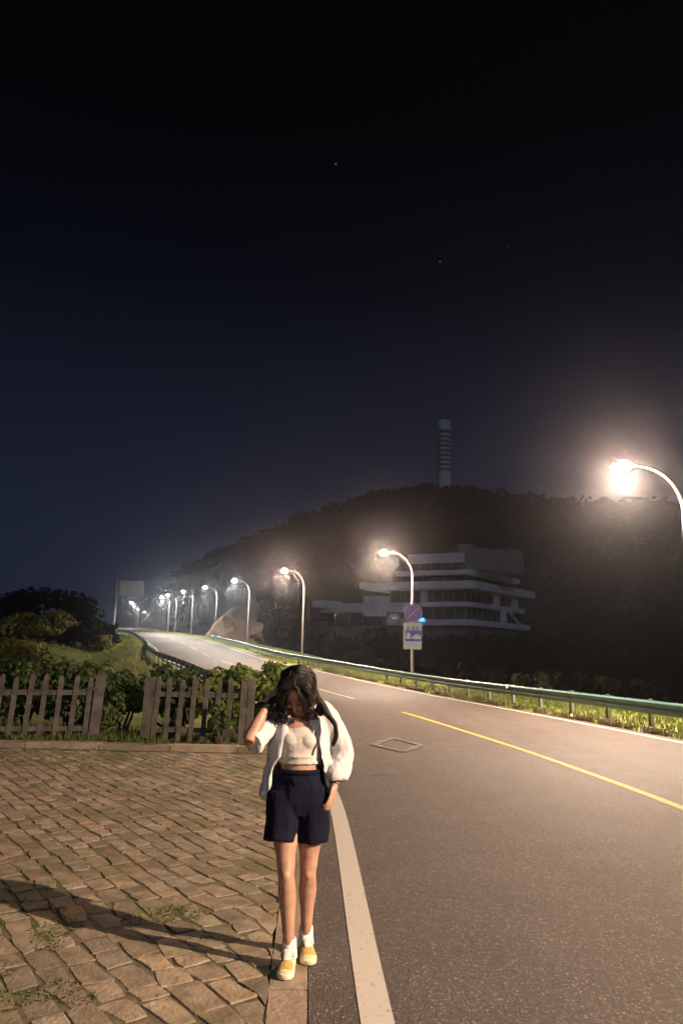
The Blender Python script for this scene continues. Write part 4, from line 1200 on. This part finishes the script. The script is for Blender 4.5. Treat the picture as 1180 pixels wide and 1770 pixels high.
# hair
def hair():
    rnd = random.Random(12); b = MB()
    # scalp cap, leaving the face open
    nu, nv = 40, 22; idx = {}; v = []; f = []
    for i in range(nv):
        for k in range(nu):
            a = math.pi*i/(nv-1)*.72; w = 2*math.pi*k/nu
            x, y, z = math.sin(a)*math.cos(w), math.sin(a)*math.sin(w), math.cos(a)
            if y < 0: lim = 1.0
            zz = z
            if y < -.15 and a > .95: # face side: stop at the hairline
                t = .95; x, y, zz = math.sin(t)*math.cos(w), math.sin(t)*math.sin(w), math.cos(t)
            v.append(H(x*.086, .018 + y*.100, .028 + zz*.101))
    b.add(v, [(i*nu+k, (i+1)*nu+k, (i+1)*nu+(k+1) % nu, i*nu+(k+1) % nu) for i in range(nv-1) for k in range(nu)])
    def strand(P, r0, r1, n=6, j=.006):
        P = [Vector(p) + Vector((rnd.uniform(-j, j), rnd.uniform(-j, j), rnd.uniform(-j, j)))*(0 if i == 0 else 1) for i, p in enumerate(P)]
        k = len(P); rs = [(r0 + (r1-r0)*(i/(k-1)))*(1 if i else .7) for i in range(k)]
        limb(b, P, rs, n)
    part = lambda t: H(.012, -.070 + t*.14, .124 - .02*abs(t-.45)*2 - .035*max(0, .25-t))
    # image-left fall: over the temple, beside the face, spreading on the shoulder
    for i in range(260):
        t = rnd.random(); s0 = part(t); u = rnd.random()
        m1 = H(-.064 - .016*rnd.random(), -.078 + .13*t, .098 - .02*t)
        m2 = H(-.080 - .020*rnd.random(), -.086 + .13*t, -.002)
        e1 = Vector((-.095 - .045*u, -.012 + .07*t, 1.292 - .01*rnd.random()))
        e2 = Vector((-.070 - .130*u, -.014 + .08*t, 1.205 + .045*rnd.random() + .025*u))
        strand([s0, m1, m2, e1, e2], .0052, .0018)
    # image-right fall: side of the face, then a long lock swung outward
    for i in range(220):
        t = rnd.random(); s0 = part(t); u = rnd.random()
        m1 = H(.062 + .018*rnd.random(), -.078 + .13*t, .098 - .02*t)
        m2 = H(.078 + .018*rnd.random(), -.082 + .13*t, .000)
        e1 = Vector((.095 + .02*u, -.010 + .06*t, 1.335))
        e2 = Vector((.135 + .025*u, -.015 + .05*t, 1.272))
        if i < 130:
            e3 = Vector((.180 + .014*u, -.018 + .03*t, 1.215 + .01*rnd.random()))
            if i < 75:
                q = rnd.random()
                strand([s0, m1, m2, e1, e2, e3, Vector((.193 + .012*u, -.012, 1.155 + .02*q)), Vector((.178 + .012*u, -.012, 1.10 + .04*q))], .0050, .0012)
            else: strand([s0, m1, m2, e1, e2, e3], .0058, .0018)
        else: strand([s0, m1, m2, e1, Vector((.075 + .05*u, .0 + .08*t, 1.262))], .0052, .002)
    # locks framing the face
    for i in range(90):
        sx = -1 if i % 2 else 1; u = rnd.random()
        strand([H(.012, -.055 - .02*u, .118), H(sx*(.040 + .02*u), -.094 + .02*u, .078), H(sx*(.054 + .022*u), -.108 + .02*u, .010), H(sx*(.058 + .02*u), -.108 + .02*u, -.050),
                Vector((sx*(.070 + .03*u) - .01, -.030 + .02*u, 1.262 if sx < 0 else 1.275))], .0050, .0016)
    # back of the head and nape
    for i in range(70):
        w = rnd.uniform(.1, math.pi - .1); s0 = H(.012, .02 + .05*rnd.random(), .132)
        m1 = H(.085*math.cos(w), .05 + .06*math.sin(w), .07); m2 = H(.090*math.cos(w), .05 + .075*math.sin(w), -.02)
        strand([s0, m1, m2, Vector((-.02 + .10*math.cos(w), .15 + .03*math.sin(w), 1.27)), Vector((-.01 + .12*math.cos(w), .20, 1.18))], .009, .004)
    # tossed lock over the raised hand
    for i in range(70):
        u = rnd.random(); q = rnd.random()
        strand([H(-.03, .0 + .03*q, .125), H(-.092, .01, .05), H(-.112, .0, -.02), Vector((-.150 - .02*u, .005 + .03*q, 1.318 + .02*u)), Vector((-.205 - .02*u, .01 + .02*q, 1.270 + .045*u))], .0052, .0016)
    o = b.build('hair', S_HAIR, PER, smooth=True)
    # a few loose strands of hair across the forehead
    return o
hair()
# wrist band
d_ = (ELL - WRL).normalized(); c_ = WRL + d_*.012
def band():
    b = MB(); n = 24; x = d_.orthogonal().normalized(); y = d_.cross(x); v = []
    for z, r in ((-.008, .0245), (-.008, .0275), (.008, .0275), (.008, .0245)):
        for i in range(n):
            a = 2*math.pi*i/n; v.append(c_ + d_*z + x*(r*math.cos(a)) + y*(r*math.sin(a)))
    b.add(v, [(r*n+i, r*n+(i+1) % n, ((r+1) % 4)*n+(i+1) % n, ((r+1) % 4)*n+i) for r in range(4) for i in range(n)])
    b.build('wrist_band', S_WATCH, PER, smooth=False)
band()
# socks and shoes
def shoe(an, yaw):
    ox, oy = an.x, an.y
    R = Matrix.Rotation(yaw, 3, 'Z')
    def T(x, y, z): return Vector((ox, oy, 0)) + R @ Vector((x, y, 0)) + Vector((0, 0, z))
    so = MB()
    limb(so, [Vector((ox, oy, 0)) + Vector((0, .004, .135)), T(0, .004, .10), T(0, .006, .045)], [.036, .038, .044], 18)
    sock = autosmooth(so.build('sock', S_SOCK, PER), 60)
    # outline of the foot seen from above: (y forward negative, half width, centre x)
    prof = [(.060, .016), (.052, .028), (.030, .034), (-.010, .034), (-.050, .037), (-.090, .042), (-.120, .043), (-.145, .038), (-.162, .026), (-.170, .010)]
    def ring(k, z):
        L = [T(-w*k, y*(k if y > 0 else k), z) for y, w in prof]; Rr = [T(w*k, y*k, z) for y, w in reversed(prof)]
        return L + Rr
    b = MB(); rings = [ring(1.0, .0), ring(1.035, .006), ring(1.035, .024), ring(1.0, .028)]; n = len(rings[0]); v = [p for r in rings for p in r]
    b.add(v, [(r*n+i, r*n+(i+1) % n, (r+1)*n+(i+1) % n, (r+1)*n+i) for r in range(3) for i in range(n)] + [tuple(range(n)), tuple(reversed(range(3*n, 4*n)))])
    # upper: lofted cross sections from heel to toe
    u = MB(); secs = [(.056, .018, .060), (.045, .030, .078), (.020, .036, .082), (-.010, .0355, .082), (-.040, .036, .078), (-.070, .038, .066), (-.100, .041, .054), (-.125, .040, .046), (-.148, .033, .040), (-.163, .018, .032)]
    m = 14; v = []
    for y, w, h in secs:
        for k in range(m):
            a = math.pi*k/(m-1); cx_ = math.cos(a); sz = max(0.0, math.sin(a))**.75
            v.append(T(-w*cx_, y, .024 + (h-.024)*sz))
    f = [(i*m+k, i*m+k+1, (i+1)*m+k+1, (i+1)*m+k) for i in range(len(secs)-1) for k in range(m-1)]
    f += [tuple(reversed(range(m))), tuple((len(secs)-1)*m + k for k in range(m))]
    u.add(v, f)
    sh = autosmooth(u.build('shoe', S_CREAM, PER), 60)
    autosmooth(b.build('sole', S_SOLE, sh), 50)
    # ochre suede toe patch just proud of the upper
    c = MB(); v = []; ys = [(-.078, .0395, .0630), (-.105, .0412, .0532), (-.125, .040, .0475), (-.140, .036, .0435)]; mm = 9
    for y, w, h in ys:
        for k in range(mm):
            a = math.pi*(.16 + .68*k/(mm-1)); v.append(T(-w*math.cos(a)*1.02, y, .0255 + (h-.024)*math.sin(a)**.75))
    c.add(v, [(i*mm+k, i*mm+k+1, (i+1)*mm+k+1, (i+1)*mm+k) for i in range(3) for k in range(mm-1)])
    c.build('toe_cap', S_OCHRE, sh, smooth=True)
    # tongue and laces
    MB().tube([T(0, .0, .100), T(0, -.03, .088), T(0, -.07, .0725), T(0, -.092, .062)], [(.004, .017), (.005, .019), (.005, .018), (.003, .015)], 10, up=(0, 0, 1)).build('tongue', S_LACE, sh)
    l = MB()
    for k in range(5):
        y = -.018 - .017*k; z = .0895 - .0062*k - .001*k*k
        l.tube([T(-.022, y, z - .010), T(-.008, y - .003, z), T(.008, y - .005, z), T(.022, y - .008, z - .011)], .0028, 6)
    for sx in (-1, 1):
        l.tube([T(0, -.012, .094), T(.018*sx, -.018, .103), T(.032*sx, -.010, .092), T(.020*sx, -.014, .088), T(0, -.014, .092)], .0024, 6)
        l.tube([T(0, -.014, .094), T(.016*sx, -.034, .090), T(.026*sx, -.045, .074)], .0022, 6)
    l.build('laces', S_LACE, sh)
    st = MB()
    for k in range(4):
        y = -.026 - .017*k; z = .0885 - .0064*k - .001*k*k
        for sx in (-1, 1): st.tube([T(.026*sx, y, z - .012), T(.030*sx, y - .002, z - .018)], .0032, 6)
    st.build('stitching', S_WATCH, sh)
shoe(ANR, rad(-4)); shoe(ANL, rad(9))
# ------------------------------------------------------------------ haze volume added for camera-lens glow
hz = MB().box((-420, -70, -9), (420, 560, 150)).build('haze', None)
hm = bpy.data.materials.new('haze'); hm.use_nodes = True
hn = hm.node_tree; hn.nodes.clear()
ho = hn.nodes.new('ShaderNodeOutputMaterial'); hv = hn.nodes.new('ShaderNodeVolumePrincipled')
hv.inputs['Color'].default_value = (0.74, 0.83, 1.0, 1); hv.inputs['Density'].default_value = 0.0013; hv.inputs['Anisotropy'].default_value = 0.945
hn.links.new(hv.outputs[0], ho.inputs['Volume'])
hz.data.materials.append(hm); tag(hz, 'thin haze volume added to give the camera-lens glow round the street lamps', 'haze', kind='stuff')
